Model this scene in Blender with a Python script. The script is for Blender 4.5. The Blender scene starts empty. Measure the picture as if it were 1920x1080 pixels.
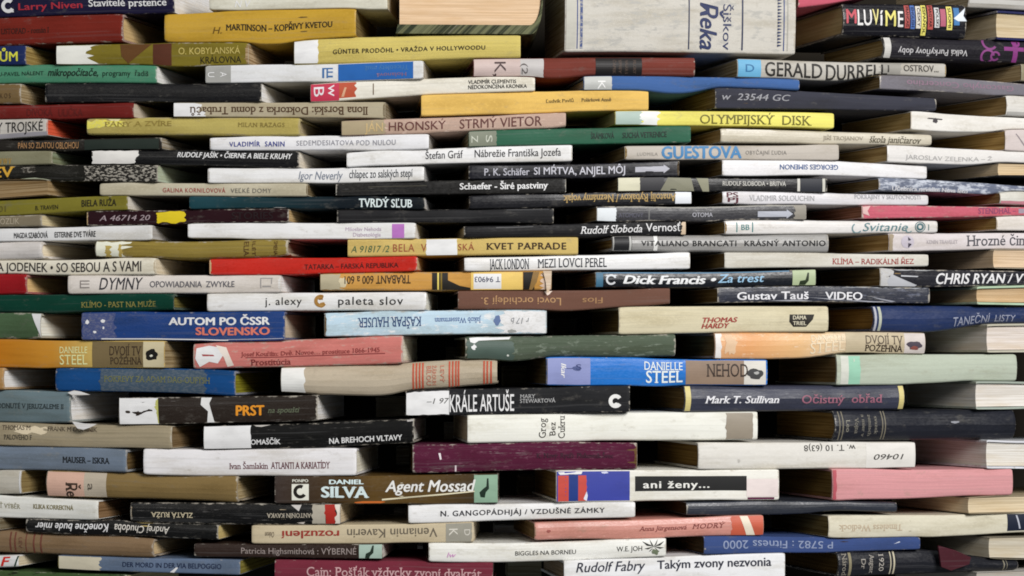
import bpy, bmesh, math, random
from mathutils import Vector

# ------------------------------------------------------------------ camera, world, light, exposure
S = 0.0005                      # metres per photo pixel on the nearest books
F = 4000.0                      # focal length in photo pixels (1920 wide)
RAD = 2800.0                    # radius of the round tower of books, in the same pixels
HZ = 660.0                      # photo row of the eye level
sc = bpy.context.scene
col = sc.collection
cam_d = bpy.data.cameras.new('camera'); cam = bpy.data.objects.new('camera', cam_d); col.objects.link(cam)
cam.location = (0, 0, 0); cam.rotation_euler = (math.radians(90), 0, 0)
cam_d.sensor_width = 36; cam_d.lens = 36 * F / 1920; cam_d.shift_y = (HZ - 540) / 1920; cam_d.clip_start = 0.05; cam_d.clip_end = 50
sc.camera = cam
w = bpy.data.worlds.new('World'); sc.world = w; w.use_nodes = True
w.node_tree.nodes['Background'].inputs[0].default_value = (0.86, 0.93, 1.0, 1)
w.node_tree.nodes['Background'].inputs[1].default_value = 0.14


def lamp(name, loc, target, size, power, colour):
    d = bpy.data.lights.new(name, 'AREA'); d.shape = 'RECTANGLE'; d.size = size[0]; d.size_y = size[1]
    d.energy = power; d.color = colour
    o = bpy.data.objects.new(name, d); col.objects.link(o); o.location = loc
    o.rotation_euler = (Vector(target) - Vector(loc)).to_track_quat('-Z', 'Y').to_euler()
    return o


lamp('ceiling_lamp', (1.7, -0.8, 1.6), (0.06, 2.0, -0.06), (1.5, 1.2), 150, (1.0, 0.975, 0.955))
lamp('left_fill_lamp', (-1.7, -0.6, 0.9), (0.2, 2.0, -0.05), (1.4, 1.2), 7, (1.0, 0.95, 0.86))  # weak fill from the left, added to brighten the left-facing book sides
sc.view_settings.view_transform = 'Standard'; sc.view_settings.look = 'None'
sc.view_settings.exposure = 0.0; sc.view_settings.gamma = 1.0
sc.view_settings.use_curve_mapping = False
sc.render.engine = 'CYCLES'
sc.cycles.use_denoising = True
sc.cycles.filter_width = 1.8

# ------------------------------------------------------------------ the round wall: pixel <-> place
ax = Vector((-110.0 / F, 1.0)).normalized()
CEN = ax * (F + RAD)


def on_circle(x, rad=RAD):
    d = Vector(((x - 960) / F, 1.0)).normalized()
    b = d.dot(CEN); c = CEN.length_squared - rad * rad
    q = max(b * b - c, 0.0)
    return d * (b - math.sqrt(q))


def px_of(p):
    return 960 + F * p.x / p.y


rnd = random.Random(7)


def lin(h):
    h = h.lstrip('#')
    o = []
    for i in (0, 2, 4):
        v = int(h[i:i + 2], 16) / 255
        o.append(v / 12.92 if v <= .04045 else ((v + .055) / 1.055) ** 2.4)
    return o


def illum(x):
    # how strongly the lamp reaches the spines at this place (measured), to turn a seen colour into a base colour
    x = min(max(x, 0), 1920)
    pts = ILLUM
    for (a, p), (b, q) in zip(pts, pts[1:]):
        if x <= b:
            return p + (q - p) * (x - a) / (b - a)
    return pts[-1][1]


ILLUM = [(0, .50), (120, .55), (360, .66), (600, .73), (840, .83), (1080, .93), (1320, .98), (1560, 1.03), (1920, 1.06)]


def sstep(v, a, b):
    t = min(max((v - a) / (b - a), 0), 1)
    return t * t * (3 - 2 * t)


def alb(h, x=960, ink=False):
    """base colour of a thing from the colour noted for it"""
    c = lin(h); lum = .25 * c[0] + .65 * c[1] + .1 * c[2]
    sat = (max(c) - min(c)) / max(max(c), 1e-4)
    q = max(sstep(sat, .25, .6), 1 - sstep(lum, .04, .2))
    f = 1 - (.12 if ink else .40) * q * (1 - sstep(x, 480, 840))
    k = sstep(x, 650, 900) * sstep(lum, .12, .3)
    c = [v + (lum - v) * .17 * k for v in c]
    f *= 1 + .17 * k * (1 - sstep(lum, .62, .8)) + .05 * k
    k = illum(x)
    return tuple(min(.84, v * f / k) for v in c) + (1.0,)


# ------------------------------------------------------------------ materials
def nodes_of(name):
    m = bpy.data.materials.new(name); m.use_nodes = True
    nt = m.node_tree
    return m, nt, nt.nodes['Principled BSDF']


def mathn(nt, op, a, b=None, c=None, clamp=False):
    n = nt.nodes.new('ShaderNodeMath'); n.operation = op; n.use_clamp = clamp
    for i, v in enumerate((a, b, c)):
        if v is None: continue
        if isinstance(v, (int, float)): n.inputs[i].default_value = v
        else: nt.links.new(v, n.inputs[i])
    return n.outputs[0]


def mixc(nt, f, a, b):
    n = nt.nodes.new('ShaderNodeMix'); n.data_type = 'RGBA'
    for i, v in ((0, f), (6, a), (7, b)):
        if isinstance(v, (int, float, tuple)): n.inputs[i].default_value = v
        else: nt.links.new(v, n.inputs[i])
    return n.outputs[2]


def mrange(nt, v, a, b, lo=0.0, hi=1.0):
    n = nt.nodes.new('ShaderNodeMapRange'); n.interpolation_type = 'SMOOTHSTEP'
    nt.links.new(v, n.inputs[0])
    n.inputs[1].default_value = a; n.inputs[2].default_value = b; n.inputs[3].default_value = lo; n.inputs[4].default_value = hi
    return n.outputs[0]


def noise(nt, vec, scale, detail=3.0, rough=.55, out=0):
    n = nt.nodes.new('ShaderNodeTexNoise'); n.inputs['Scale'].default_value = scale
    n.inputs['Detail'].default_value = detail; n.inputs['Roughness'].default_value = rough
    nt.links.new(vec, n.inputs['Vector'])
    return n.outputs[out]


def uvmap(nt, sx, sy, seed):
    u = nt.nodes.new('ShaderNodeUVMap'); u.uv_map = 'UVMap'
    mp = nt.nodes.new('ShaderNodeMapping')
    mp.inputs['Location'].default_value = (seed * 7.13 % 50, seed * 3.71 % 50, seed * 1.3 % 20)
    mp.inputs['Scale'].default_value = (sx, sy, 1)
    nt.links.new(u.outputs[0], mp.inputs[0])
    return mp.outputs[0]


def cover_mat(c, seed, finish='matte', wear=.5, scratch=0.0, mottle=0.0, mcol=(.6, .58, .55, 1), ramp=None, length=400, soft=False, streak=0.0):
    m, nt, bs = nodes_of('cover_stock')
    L = nt.links
    if ramp:
        u = nt.nodes.new('ShaderNodeUVMap'); u.uv_map = 'UVMap'
        sp = nt.nodes.new('ShaderNodeSeparateXYZ'); L.new(u.outputs[0], sp.inputs[0])
        nj = noise(nt, uvmap(nt, .02, .12, seed + 3), 1.0, 3)
        uu = mathn(nt, 'DIVIDE', sp.outputs[0], length)
        if not soft:
            uu = mathn(nt, 'ADD', uu, mathn(nt, 'MULTIPLY', mathn(nt, 'SUBTRACT', nj, .5), .012))
        cr = nt.nodes.new('ShaderNodeValToRGB'); L.new(uu, cr.inputs[0])
        cr.color_ramp.interpolation = 'LINEAR' if soft else 'CONSTANT'
        e = cr.color_ramp.elements
        while len(e) < len(ramp): e.new(.5)
        for el, (p, cc) in zip(e, ramp): el.position = min(max(p, 0), 1)
        for i, (p, cc) in enumerate(ramp):
            e[i].position = min(max(p, 0), 1); e[i].color = cc
        base = cr.outputs[0]
    else:
        base = c
    lum = c[0] * .3 + c[1] * .6 + c[2] * .1
    big = noise(nt, uvmap(nt, .006, .03, seed), 1.0, 4, .6)
    fine = noise(nt, uvmap(nt, .18, .3, seed + 5), 1.0, 3, .6)
    dk = tuple(v * k for v, k in zip(c[:3], (.72, .69, .62))) + (1,)
    if ramp:
        dirt = mixc(nt, 1.0, base, (.8, .76, .68, 1)); dirt.node.blend_type = 'MULTIPLY'
    else:
        dirt = dk
    v = mixc(nt, mrange(nt, big, .42, .72, 0, .75), base, dirt)
    hi = tuple(min(.9, q * 1.14 + .002) for q in c[:3]) + (1,)
    if not ramp:
        v = mixc(nt, mrange(nt, fine, .45, .8, 0, .5), v, hi)
    if streak:
        st = noise(nt, uvmap(nt, .004, .28, seed + 9), 1.0, 3, .6)
        v = mixc(nt, mrange(nt, st, .45, .65, 0, streak), v, tuple(q * .55 for q in c[:3]) + (1,))
    if mottle:
        mt = noise(nt, uvmap(nt, .035, .09, seed + 13), 1.0, 5, .7)
        v = mixc(nt, mrange(nt, mt, .62 - .22 * mottle, .72 - .16 * mottle), v, mcol)
    if scratch:
        s1 = noise(nt, uvmap(nt, .012, .4, seed + 17), 1.0, 4, .7)
        s2 = noise(nt, uvmap(nt, .12, .10, seed + 19), 1.0, 3, .7)
        sm = mathn(nt, 'MULTIPLY', mrange(nt, s1, .66 - .1 * scratch, .74 - .06 * scratch), mrange(nt, s2, .38, .6))
        v = mixc(nt, mathn(nt, 'MULTIPLY', sm, .5), v, (.45, .43, .41, 1))
    at = nt.nodes.new('ShaderNodeAttribute'); at.attribute_name = 'wear'
    wn = noise(nt, uvmap(nt, .05, .08, seed + 23), 1.0, 5, .7)
    ws = mathn(nt, 'ADD', mathn(nt, 'MULTIPLY', at.outputs['Fac'], .42), wn)
    th = 1.08 - .24 * wear
    wm = mrange(nt, ws, th, th + .16)
    worn = (.50, .46, .39, 1) if lum < .35 else (.36, .30, .22, 1)
    v = mixc(nt, mathn(nt, 'MULTIPLY', wm, .8 if lum < .35 else .55), v, worn)
    sm_ = noise(nt, uvmap(nt, .028, .05, seed + 41), 1.0, 5, .72)
    v = mixc(nt, mrange(nt, sm_, .56, .74, 0, .34), v, (.30, .26, .19, 1) if lum > .2 else (.16, .15, .13, 1))
    cl = noise(nt, uvmap(nt, .003, .20, seed + 43), 1.0, 2, .5)
    v = mixc(nt, mrange(nt, cl, .60, .66, 0, .22), v, tuple(min(.85, q * .55 + .10) for q in c[:3]) + (1,))
    L.new(v, bs.inputs['Base Color'])
    r0 = {'matte': .5, 'cloth': .82, 'gloss': .32, 'leather': .34}[finish]
    rr = mrange(nt, fine, .3, .8, r0 - .06, min(1, r0 + .16))
    L.new(rr, bs.inputs['Roughness'])
    bs.inputs['Specular IOR Level'].default_value = {'matte': .16, 'cloth': .08, 'gloss': .32, 'leather': .4}[finish]
    bp = nt.nodes.new('ShaderNodeBump'); bp.inputs['Distance'].default_value = .0006
    if finish == 'cloth':
        hgt = noise(nt, uvmap(nt, .5, .8, seed), 1.0, 2, .6); bp.inputs['Strength'].default_value = .45
    else:
        hgt = noise(nt, uvmap(nt, .03, .10, seed + 31), 1.0, 4, .6); bp.inputs['Strength'].default_value = .35
    L.new(hgt, bp.inputs['Height']); L.new(bp.outputs[0], bs.inputs['Normal'])
    return m


def page_mat(c, seed):
    m, nt, bs = nodes_of('page_paper')
    a = noise(nt, uvmap(nt, .004, .35, seed), 1.0, 4, .65)
    b = noise(nt, uvmap(nt, .01, .05, seed + 3), 1.0, 3, .6)
    q_ = 1.0 if c[1] < .42 else .38
    v = mixc(nt, mrange(nt, a, .40, .62, 0, q_), c, tuple(q * k for q, k in zip(c[:3], (.50, .43, .32))) + (1,))
    v = mixc(nt, mrange(nt, b, .4, .75, 0, .5), v, tuple(q * k for q, k in zip(c[:3], (.78, .68, .52))) + (1,))
    nt.links.new(v, bs.inputs['Base Color']); bs.inputs['Roughness'].default_value = .9
    bs.inputs['Specular IOR Level'].default_value = .1
    bp = nt.nodes.new('ShaderNodeBump'); bp.inputs['Distance'].default_value = .0008; bp.inputs['Strength'].default_value = .6
    nt.links.new(a, bp.inputs['Height']); nt.links.new(bp.outputs[0], bs.inputs['Normal'])
    return m


def ink_mat(c, seed, under, worn=.25, speck=0.0, rough=.55):
    """printed ink or a pasted label: a little uneven, rubbed through to what lies under it"""
    m, nt, bs = nodes_of('printing_ink')
    a = noise(nt, uvmap(nt, .09, .13, seed), 1.0, 4, .7)
    b = noise(nt, uvmap(nt, .02, .05, seed + 3), 1.0, 3, .6)
    v = mixc(nt, mrange(nt, b, .4, .75, 0, .5), c, tuple(q * .74 for q in c[:3]) + (1,))
    if worn:
        v = mixc(nt, mrange(nt, a, .74 - .3 * worn, .92 - .3 * worn, 0, .8), v, under)
    if speck:
        s = noise(nt, uvmap(nt, .16, .3, seed + 11), 1.0, 3, .6)
        v = mixc(nt, mrange(nt, s, .5, .56, 0, speck), v, (.45, .42, .36, 1))
    nt.links.new(v, bs.inputs['Base Color']); bs.inputs['Roughness'].default_value = rough
    bs.inputs['Specular IOR Level'].default_value = .3
    return m


# ------------------------------------------------------------------ mesh helpers
def mesh_obj(name, verts, faces, mat, parent, uvs=None, wear=None, smooth=False):
    me = bpy.data.meshes.new(name)
    me.from_pydata([(v[0] * S, v[1] * S, v[2] * S) for v in verts], [], faces)
    if uvs:
        uv = me.uv_layers.new(name='UVMap')
        for lp in me.loops: uv.data[lp.index].uv = uvs[lp.vertex_index]
    if wear:
        at = me.attributes.new('wear', 'FLOAT', 'POINT')
        at.data.foreach_set('value', wear)
    if smooth:
        me.polygons.foreach_set('use_smooth', [True] * len(me.polygons))
    me.materials.append(mat)
    o = bpy.data.objects.new(name, me); col.objects.link(o)
    if parent is not None:
        o.parent = parent
        o.matrix_parent_inverse = parent.matrix_basis.inverted()
    return o


_font_probe = bpy.data.curves.new('lettering', 'FONT')
_text_cache = {}


def text_geo(body, bold=0.0, space=1.0):
    key = (body, bold, space)
    if key in _text_cache: return _text_cache[key]
    c = bpy.data.curves.new('lettering', 'FONT'); c.body = body; c.size = 1.0; c.resolution_u = 3
    c.space_character = space; c.fill_mode = 'FRONT'
    o = bpy.data.objects.new('lettering', c); col.objects.link(o)
    dg = bpy.context.evaluated_depsgraph_get(); dg.update()
    me = bpy.data.meshes.new_from_object(o.evaluated_get(dg))
    vs = [(v.co.x, v.co.y) for v in me.vertices]; fs = [tuple(p.vertices) for p in me.polygons]
    bpy.data.objects.remove(o); bpy.data.curves.remove(c); bpy.data.meshes.remove(me)
    v0, f0 = [v + (0,) for v in vs], fs
    vs, fs = list(v0), list(f0)
    if bold:                                    # a heavier face: the letters overprinted a hair to each side
        for n, (dx, dy) in enumerate(((-1, 0), (1, 0), (0, .6), (0, -.6)), 1):
            o_ = len(vs); vs += [(x + dx * bold, y + dy * bold, n) for x, y, _ in v0]; fs += [tuple(i + o_ for i in f) for f in f0]
    _text_cache[key] = (vs, fs)
    return vs, fs


CAP = max(v[1] for v in text_geo('H')[0])
XH = max(v[1] for v in text_geo('x')[0])


def add_serifs(vs, fs):
    """slab feet on the straight stem ends, for the books set in a serif face"""
    cnt = {}
    for f in fs:
        for a, b in zip(f, f[1:] + f[:1]):
            k = (min(a, b), max(a, b)); cnt[k] = cnt.get(k, 0) + 1
    vs = list(vs); fs = list(fs)
    for (a, b), n in list(cnt.items()):
        if n != 1: continue
        (x0, y0, l0), (x1, y1, l1) = vs[a], vs[b]
        if l0: continue
        if abs(y0 - y1) > .004 or abs(x0 - x1) < .03 or abs(x0 - x1) > .22: continue
        for lvl, sgn in ((0, 1), (CAP, -1), (XH, -1)):
            if abs(y0 - lvl) < .02:
                xa, xb = min(x0, x1) - .075, max(x0, x1) + .075
                i = len(vs); vs += [(xa, lvl, 5), (xb, lvl, 5), (xb, lvl + sgn * .055, 5), (xa, lvl + sgn * .055, 5)]
                fs.append((i, i + 1, i + 2, i + 3))
    return vs, fs


def slice_mesh(vs, fs, ys):
    bm = bmesh.new()
    bv = [bm.verts.new(q) for q in vs]
    for f in fs:
        try: bm.faces.new([bv[i] for i in f])
        except ValueError: pass
    for y in ys:
        bmesh.ops.bisect_plane(bm, geom=bm.verts[:] + bm.edges[:] + bm.faces[:], plane_co=(0, y, 0), plane_no=(0, 1, 0))
    bm.verts.index_update()
    v = [(q.co.x, q.co.y, q.co.z) for q in bm.verts]; f = [tuple(q.index for q in p.verts) for p in bm.faces]
    bm.free()
    return v, f


# ------------------------------------------------------------------ a book
BOOKS = []


class Book:
    def __init__(s, x0, x1, top, bot, colour, label, marks=(), kind='paper', finish='matte', bulge=None, depth=None, pages='b7a98c',
                 lip=None, wear=.5, scratch=0, mottle=0, mcol='b0aeaa', ramp=None, soft=False, streak=0, name=None, rad=RAD, length=410, pcol=None, cover2=None, t=None, relax=True):
        s.kind, s.finish, s.label, s.marks = kind, finish, label, marks
        s.seed = len(BOOKS) * 1.37 + 2
        r = random.Random(len(BOOKS) * 31 + 5); s.r = r
        if x1 is None: x1 = s.find(x0, 1, length, rad)
        if x0 is None: x0 = s.find(x1, -1, length, rad)
        s.x0, s.x1 = x0, x1
        s.p0, s.p1 = on_circle(x0, rad), on_circle(x1, rad)
        s.len = (s.p1 - s.p0).length
        s.ud = (s.p1 - s.p0).normalized(); s.wd = Vector((-s.ud.y, s.ud.x))
        if s.wd.dot(CEN) < 0: s.wd = -s.wd
        if isinstance(top, tuple):                            # (upper, lower) at the left end, (upper, lower) at the right end
            if not isinstance(bot, tuple): bot = top
            xa, xb = max(s.x0, 0) if s.x1 > 0 else s.x0, min(s.x1, 1920)
            top, bot = [(xa, top[0]), (xb, bot[0])], [(xa, top[1]), (xb, bot[1])]
        s.top, s.bot = sorted(top), sorted(bot)
        s.colour = colour; s.hard = kind in ('hard', 'round', 'fore_hard')
        s.t = t or (4.0 if s.hard else 0.9)
        s.lip = lip if lip is not None else (5.0 if s.hard else .6)
        s.bulge = bulge
        s.depth = depth or r.uniform(225, 262)
        s.pages, s.wear, s.scratch, s.mottle, s.mcol = pages, wear, scratch, mottle, mcol
        s.ramp, s.soft, s.streak, s.name = ramp, soft, streak, name
        s.cover2 = cover2; s.relax = relax
        BOOKS.append(s)

    @staticmethod
    def find(x, sg, length, rad):
        p = on_circle(x, rad); a = 0.0
        lo, hi = x, x + sg * 900
        for _ in range(40):
            m = (lo + hi) / 2
            if (on_circle(m, rad) - p).length < length: lo = m
            else: hi = m
        return lo

    @staticmethod
    def ev(pts, x):
        if not pts[0][0] <= x <= pts[-1][0]:                 # beyond what the photograph shows: carry on gently
            (a, p), (b, q) = (pts[0], pts[1]) if x < pts[0][0] else (pts[-1], pts[-2])
            sl = (q - p) / (b - a) if abs(b - a) > 60 else 0
            return p + max(-.03, min(.03, sl)) * (x - a)
        for (a, p), (b, q) in zip(pts, pts[1:]):
            if x <= b or (b, q) == pts[-1]:
                k = (x - a) / (b - a) if b > a else 0
                return p + (q - p) * k
        return pts[0][1]

    # --- pixel grid sampling used to seat each book on those below it
    def sample(s, step=5):
        n0 = math.ceil(s.x0 / step); n1 = math.floor(s.x1 / step)
        s.n0 = n0
        xs = [i * step for i in range(n0, n1 + 1)]
        s.gt = [s.ev(s.top, x) for x in xs]; s.gb = [s.ev(s.bot, x) for x in xs]
        if len(s.bot) > 2:
            for _ in range(3): s.gb = smooth(s.gb, 3)
        r = random.Random(s.seed); q = 2.2 if s.kind == 'paper' else 1.2; a, b = r.uniform(-q, q), r.uniform(-.7, .7); p = r.uniform(0, 6)
        L = max(1, len(xs) - 1)
        for i in range(len(xs)):
            w_ = a * math.sin(math.pi * i / L) + b * math.sin(7 * i / L + p)
            s.gt[i] += w_; s.gb[i] += w_ + b * .5 * math.sin(11 * i / L)

    def edge(s, g, x):
        f = x / 5 - s.n0
        f = min(max(f, 0), len(g) - 1.001); i = int(f); k = f - i
        return g[i] * (1 - k) + g[i + 1] * k

    def u_of(s, x):
        d = Vector(((x - 960) / F, 1.0))
        # ray t*d meets p0 + u*ud
        den = d.x * s.ud.y - d.y * s.ud.x
        return (s.p0.y * d.x - s.p0.x * d.y) / (-den) if abs(den) > 1e-9 else 0

    def zs(s, u):
        p = s.p0 + s.ud * u
        x = px_of(p)
        k = p.y / F
        return (HZ - s.edge(s.gb, x)) * k, (HZ - s.edge(s.gt, x)) * k

    def wfront(s, f):
        return s.bulge * (2 * f - 1) ** 2 if s.bulge >= 0 else -s.bulge * (1 - (2 * f - 1) ** 2)

    def pt(s, x, v, off):
        """a place on the spine: photo column x, v = 0 at its upper edge .. 1 at its lower edge, lifted by off"""
        u = s.u_of(x); zb, zt = s.zs(u)
        f = 1 - v
        p = s.p0 + s.ud * u + s.wd * (s.wfront(min(max(f, 0), 1)) - off + s.push(u))
        return (p.x, p.y, zb + (zt - zb) * f)

    def push(s, u):
        # linear between the same stations as the cover, so that print lies on it
        n = max(4, int(s.len / 10)); d = (s.len - 12) / n
        i = max(0, min(n - 1, int((u - 6) / d))); a = 6 + i * d; k = min(max((u - a) / d, 0), 1)
        g = lambda q: .9 * math.sin(q * .021 + s.ph[0]) + .5 * math.sin(q * .06 + s.ph[1])
        return g(a) * (1 - k) + g(a + d) * k

    def thick(s, x):
        return s.edge(s.gb, x) - s.edge(s.gt, x)

    def build(s):
        xm = (max(s.x0, 0) + min(s.x1, 1920)) / 2
        H = s.thick(xm)
        if s.bulge is None:
            s.bulge = {'round': .17 * H, 'hard': .085 * H, 'paper': s.r.uniform(.02, .10) * H}.get(s.kind, 0)
        fore = s.kind.startswith('fore')
        p = s.p0 + s.ud * (s.len / 2) + s.wd * (s.depth / 2)
        zb = s.zs(s.len / 2)[0]
        root = bpy.data.objects.new(s.name or {'paper': 'paperback_book', 'round': 'hardback_book', 'hard': 'hardback_book', 'fore': 'paperback_book', 'fore_hard': 'hardback_book'}[s.kind], None)
        root.empty_display_size = .02
        col.objects.link(root); root.location = (p.x * S, p.y * S, zb * S)
        root['label'] = s.label; root['category'] = 'book'; root['group'] = 'books laid flat in the round book tower'
        s.root = root
        base = alb(s.colour, xm); s.base = base
        ramp = None
        if s.ramp: ramp = [(s.u_of(x) / s.len, alb(c, xm)) for x, c in s.ramp]
        if s.kind == 'paper' and s.finish == 'matte' and s.r.random() < .45: s.finish = 'gloss'
        m = cover_mat(base, s.seed, s.finish, s.wear, s.scratch, s.mottle, alb(s.mcol, xm), ramp, s.len, s.soft, s.streak)
        # cover: spine and two boards, one folded shell
        us = [0, 2.5, 6]
        n = max(4, int(s.len / 10)); us += [6 + (s.len - 12) * i / n for i in range(1, n)] + [s.len - 6, s.len - 2.5, s.len]
        V, UV, WR, FC = [], [], [], []
        D, t = s.depth, s.t
        rr = 3.0 if s.hard else 2.2
        ph = s.ph = [s.r.uniform(0, 6.28) for _ in range(4)]
        fs = [.86, .7, .5, .3, .14]
        np_ = None
        for k, u in enumerate(us):
            zb, zt = s.zs(u)
            sq = {0: 1.3, 1: .5, 2: .1, len(us) - 3: .1, len(us) - 2: .5, len(us) - 1: 1.3}.get(k, 0) * (1.0 if s.wear > .45 else .6)
            zb += sq; zt -= sq * s.r.uniform(.4, 1.2); h = zt - zb; tt = min(t, h * .2); r = min(rr, h * .15)
            push = .9 * math.sin(u * .021 + ph[0]) + .5 * math.sin(u * .06 + ph[1]) + sq * .8
            b = abs(s.bulge) if s.bulge >= 0 else 0
            prof = [(D, h, .9), (D * .5, h, 0)]
            if s.kind == 'round': prof += [(b + 26, h, .2), (b + 15, h - 2.2, 0), (b + 6, h - .4, .5)]
            else: prof += [(b + 14, h, .15)]
            prof += [(b + r, h, .8), (b + r * .3, h - r * .3, 1.0), (s.wfront((h - r) / h), h - r, .8)]
            prof += [(s.wfront(f), h * f, .25 if f in (.86, .14) else 0) for f in fs]
            prof += [(s.wfront(r / h), r, .8), (b + r * .3, r * .3, 1.0), (b + r, 0, .8)]
            if s.kind == 'round': prof += [(b + 6, .4, .5), (b + 15, 2.2, 0), (b + 26, 0, .2)]
            else: prof += [(b + 14, 0, .15)]
            prof += [(D * .5, 0, 0), (D, 0, .9)]
            no = len(prof)
            inn = [(D, tt, .9), (D * .5, tt, 0), (s.wfront(.1) + tt + b * .3, tt, 0)] + [(s.wfront(f) + tt, tt + (h - 2 * tt) * f, 0) for f in (.3, .5, .7)] + [(s.wfront(.9) + tt + b * .3, h - tt, 0), (D * .5, h - tt, 0), (D, h - tt, .9)]
            prof += inn
            np_ = len(prof)
            end = {0: 1.3, 1: 1.05, 2: .4, len(us) - 3: .4, len(us) - 2: 1.05, len(us) - 1: 1.3}.get(k, 0)
            arc = 0; pw, pz = prof[0][0], prof[0][1]
            for (wv, z, wr) in prof:
                arc += abs(wv - pw) + abs(z - pz); pw, pz = wv, z
                if fore: wv = D - wv
                elif wv < D * .4: wv += push
                q = s.p0 + s.ud * u + s.wd * wv
                V.append((q.x, q.y, zb + z)); UV.append((u, arc)); WR.append(max(wr, end * (.95 if wr < .5 else 1)))
        for k in range(len(us) - 1):
            for j in range(np_):
                j2 = (j + 1) % np_
                a, b_ = k * np_ + j, k * np_ + j2
                FC.append((a, b_, b_ + np_, a + np_))
        # ends: close the shell between outer and inner skin
        for k in (0, len(us) - 1):
            o = k * np_
            outer = list(range(o, o + no)); inner = list(range(o + no, o + np_))[::-1]
            f = outer + inner[::-1]
            quads = []
            io, ii = 0, 0
            while io < len(outer) - 1 or ii < len(inner) - 1:
                if ii >= len(inner) - 1 or (io < len(outer) - 1 and (io + 1) / (len(outer) - 1) <= (ii + 1) / (len(inner) - 1)):
                    quads.append((outer[io], outer[io + 1], inner[ii])); io += 1
                else:
                    quads.append((outer[io], inner[ii + 1], inner[ii])); ii += 1
            FC += quads
        s.cover = mesh_obj('cover', V, FC, m, root, UV, WR)
        # pages
        pc = alb(s.pages, xm)
        if s.x0 > 900 and not fore and pc[1] < .2: pc = tuple(min(.6, v * 3.4) for v in pc[:3]) + (1,)
        pm = page_mat(pc, s.seed)
        V, UV, FC = [], [], []
        us = [s.lip, s.len * .25, s.len * .5, s.len * .75, s.len - s.lip]
        fl = [0, .25, .5, .75, 1]
        for u in us:
            zb, zt = s.zs(u); zb += 1.0; zt -= 1.0; h = zt - zb; tt = min(t, h * .2) + .25
            ring = []
            for f in fl:
                if fore: wv = max(s.lip, 1.5) + 2.5 * (1 - (2 * f - 1) ** 2) + s.r.uniform(0, .6)
                else: wv = s.wfront(.1 + .8 * f) + t + .6 + (abs(s.bulge) * .3 if f in (0, 1) else 0)
                ring.append((wv, tt + (h - 2 * tt) * f))
            back = D - max(s.lip, 1.5) if not fore else D - t - 1
            ring += [(back, h - tt), (back, tt)]
            for wv, z in ring:
                q = s.p0 + s.ud * u + s.wd * wv
                V.append((q.x, q.y, zb + z)); UV.append((u + wv, z))
        nr = 7
        for k in range(len(us) - 1):
            for j in range(nr):
                a, b_ = k * nr + j, k * nr + (j + 1) % nr
                FC.append((a, b_, b_ + nr, a + nr))
        FC.append(tuple(range(nr))); FC.append(tuple(range((len(us) - 1) * nr, len(us) * nr))[::-1])
        mesh_obj('page_block', V, FC, pm, root, UV)
        for k, mk in enumerate(s.marks):
            getattr(s, 'm_' + mk[0])(k, *mk[1:])

    # --- marks -----------------------------------------------------------------------------------
    def m_t(s, k, body, xa, xb, v, h, c, fl='', name='title_lettering', worn=.2):
        bold = .022 if 'b' in fl else (.013 if 'm' in fl else .006)
        if 'B' in fl: bold = .04
        vs, fs = text_geo(body, bold, 1.12 if 'w' in fl else 1.0)
        if not vs: return
        if 's' in fl: vs, fs = add_serifs(vs, fs)
        if 'i' in fl: vs = [(x + y * .24, y, l) for x, y, l in vs]
        s.place(k, vs, fs, xa, xb, v, h, c, 'f' in fl, name, worn)

    def place(s, k, vs, fs, xa, xb, v, h, c, flip, name, worn):
        x_lo = min(q[0] for q in vs); x_hi = max(q[0] for q in vs)
        xc = (xa + xb) / 2; T = s.thick(xc)
        y_lo = min(q[1] for q in vs); y_hi = max(q[1] for q in vs)
        n = max(2, int((y_hi - y_lo) / CAP * h / max(T, 1) / .12))
        vs, fs = slice_mesh(vs, fs, [y_lo + (y_hi - y_lo) * i / n for i in range(1, n)])
        V, UV = [], []
        for x, y, l in vs:
            a = (x - x_lo) / (x_hi - x_lo); b = (y / CAP - .5) * h / T
            if flip: a, b = 1 - a, -b
            px = xa + (xb - xa) * a; vv = min(max(v - b, .02), .98)
            V.append(s.pt(px, vv, .55 + .02 * k + .012 * l)); UV.append((px - s.x0, vv * T))
        m = ink_mat(alb(c, xc, True), s.seed + k * 2.7, s.base, worn)
        mesh_obj(name, V, fs, m, s.root, UV)

    def m_r(s, k, body, xc, va, vb, wd, c, fl='', name='title_lettering', worn=.2):
        """lettering turned a quarter: reads downwards, or upwards with 'u'; wd = cap height along the spine"""
        vs, fs = text_geo(body, .022 if 'b' in fl else 0.0)
        if 's' in fl: vs, fs = add_serifs(vs, fs)
        if 'i' in fl: vs = [(x + y * .24, y, l) for x, y, l in vs]
        x_lo = min(q[0] for q in vs); x_hi = max(q[0] for q in vs)
        vs, fs = slice_mesh([(y, x, l) for x, y, l in vs], fs, [x_lo + (x_hi - x_lo) * i / 10 for i in range(1, 10)])
        vs = [(y, x, l) for x, y, l in vs]
        T = s.thick(xc); V, UV = [], []
        for x, y, l in vs:
            a = (x - x_lo) / (x_hi - x_lo); b = (y / CAP - .5) * wd
            if 'u' in fl: vv = vb + (va - vb) * a; px = xc - b
            else: vv = va + (vb - va) * a; px = xc + b
            if 'u' in fl: px = xc + -b
            vv = min(max(vv, .02), .98)
            V.append(s.pt(px, vv, .6 + .02 * k + .012 * l)); UV.append((px - s.x0, vv * T))
        mesh_obj(name, V, fs, ink_mat(alb(c, xc, True), s.seed + k * 2.7, s.base, worn), s.root, UV)

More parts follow.
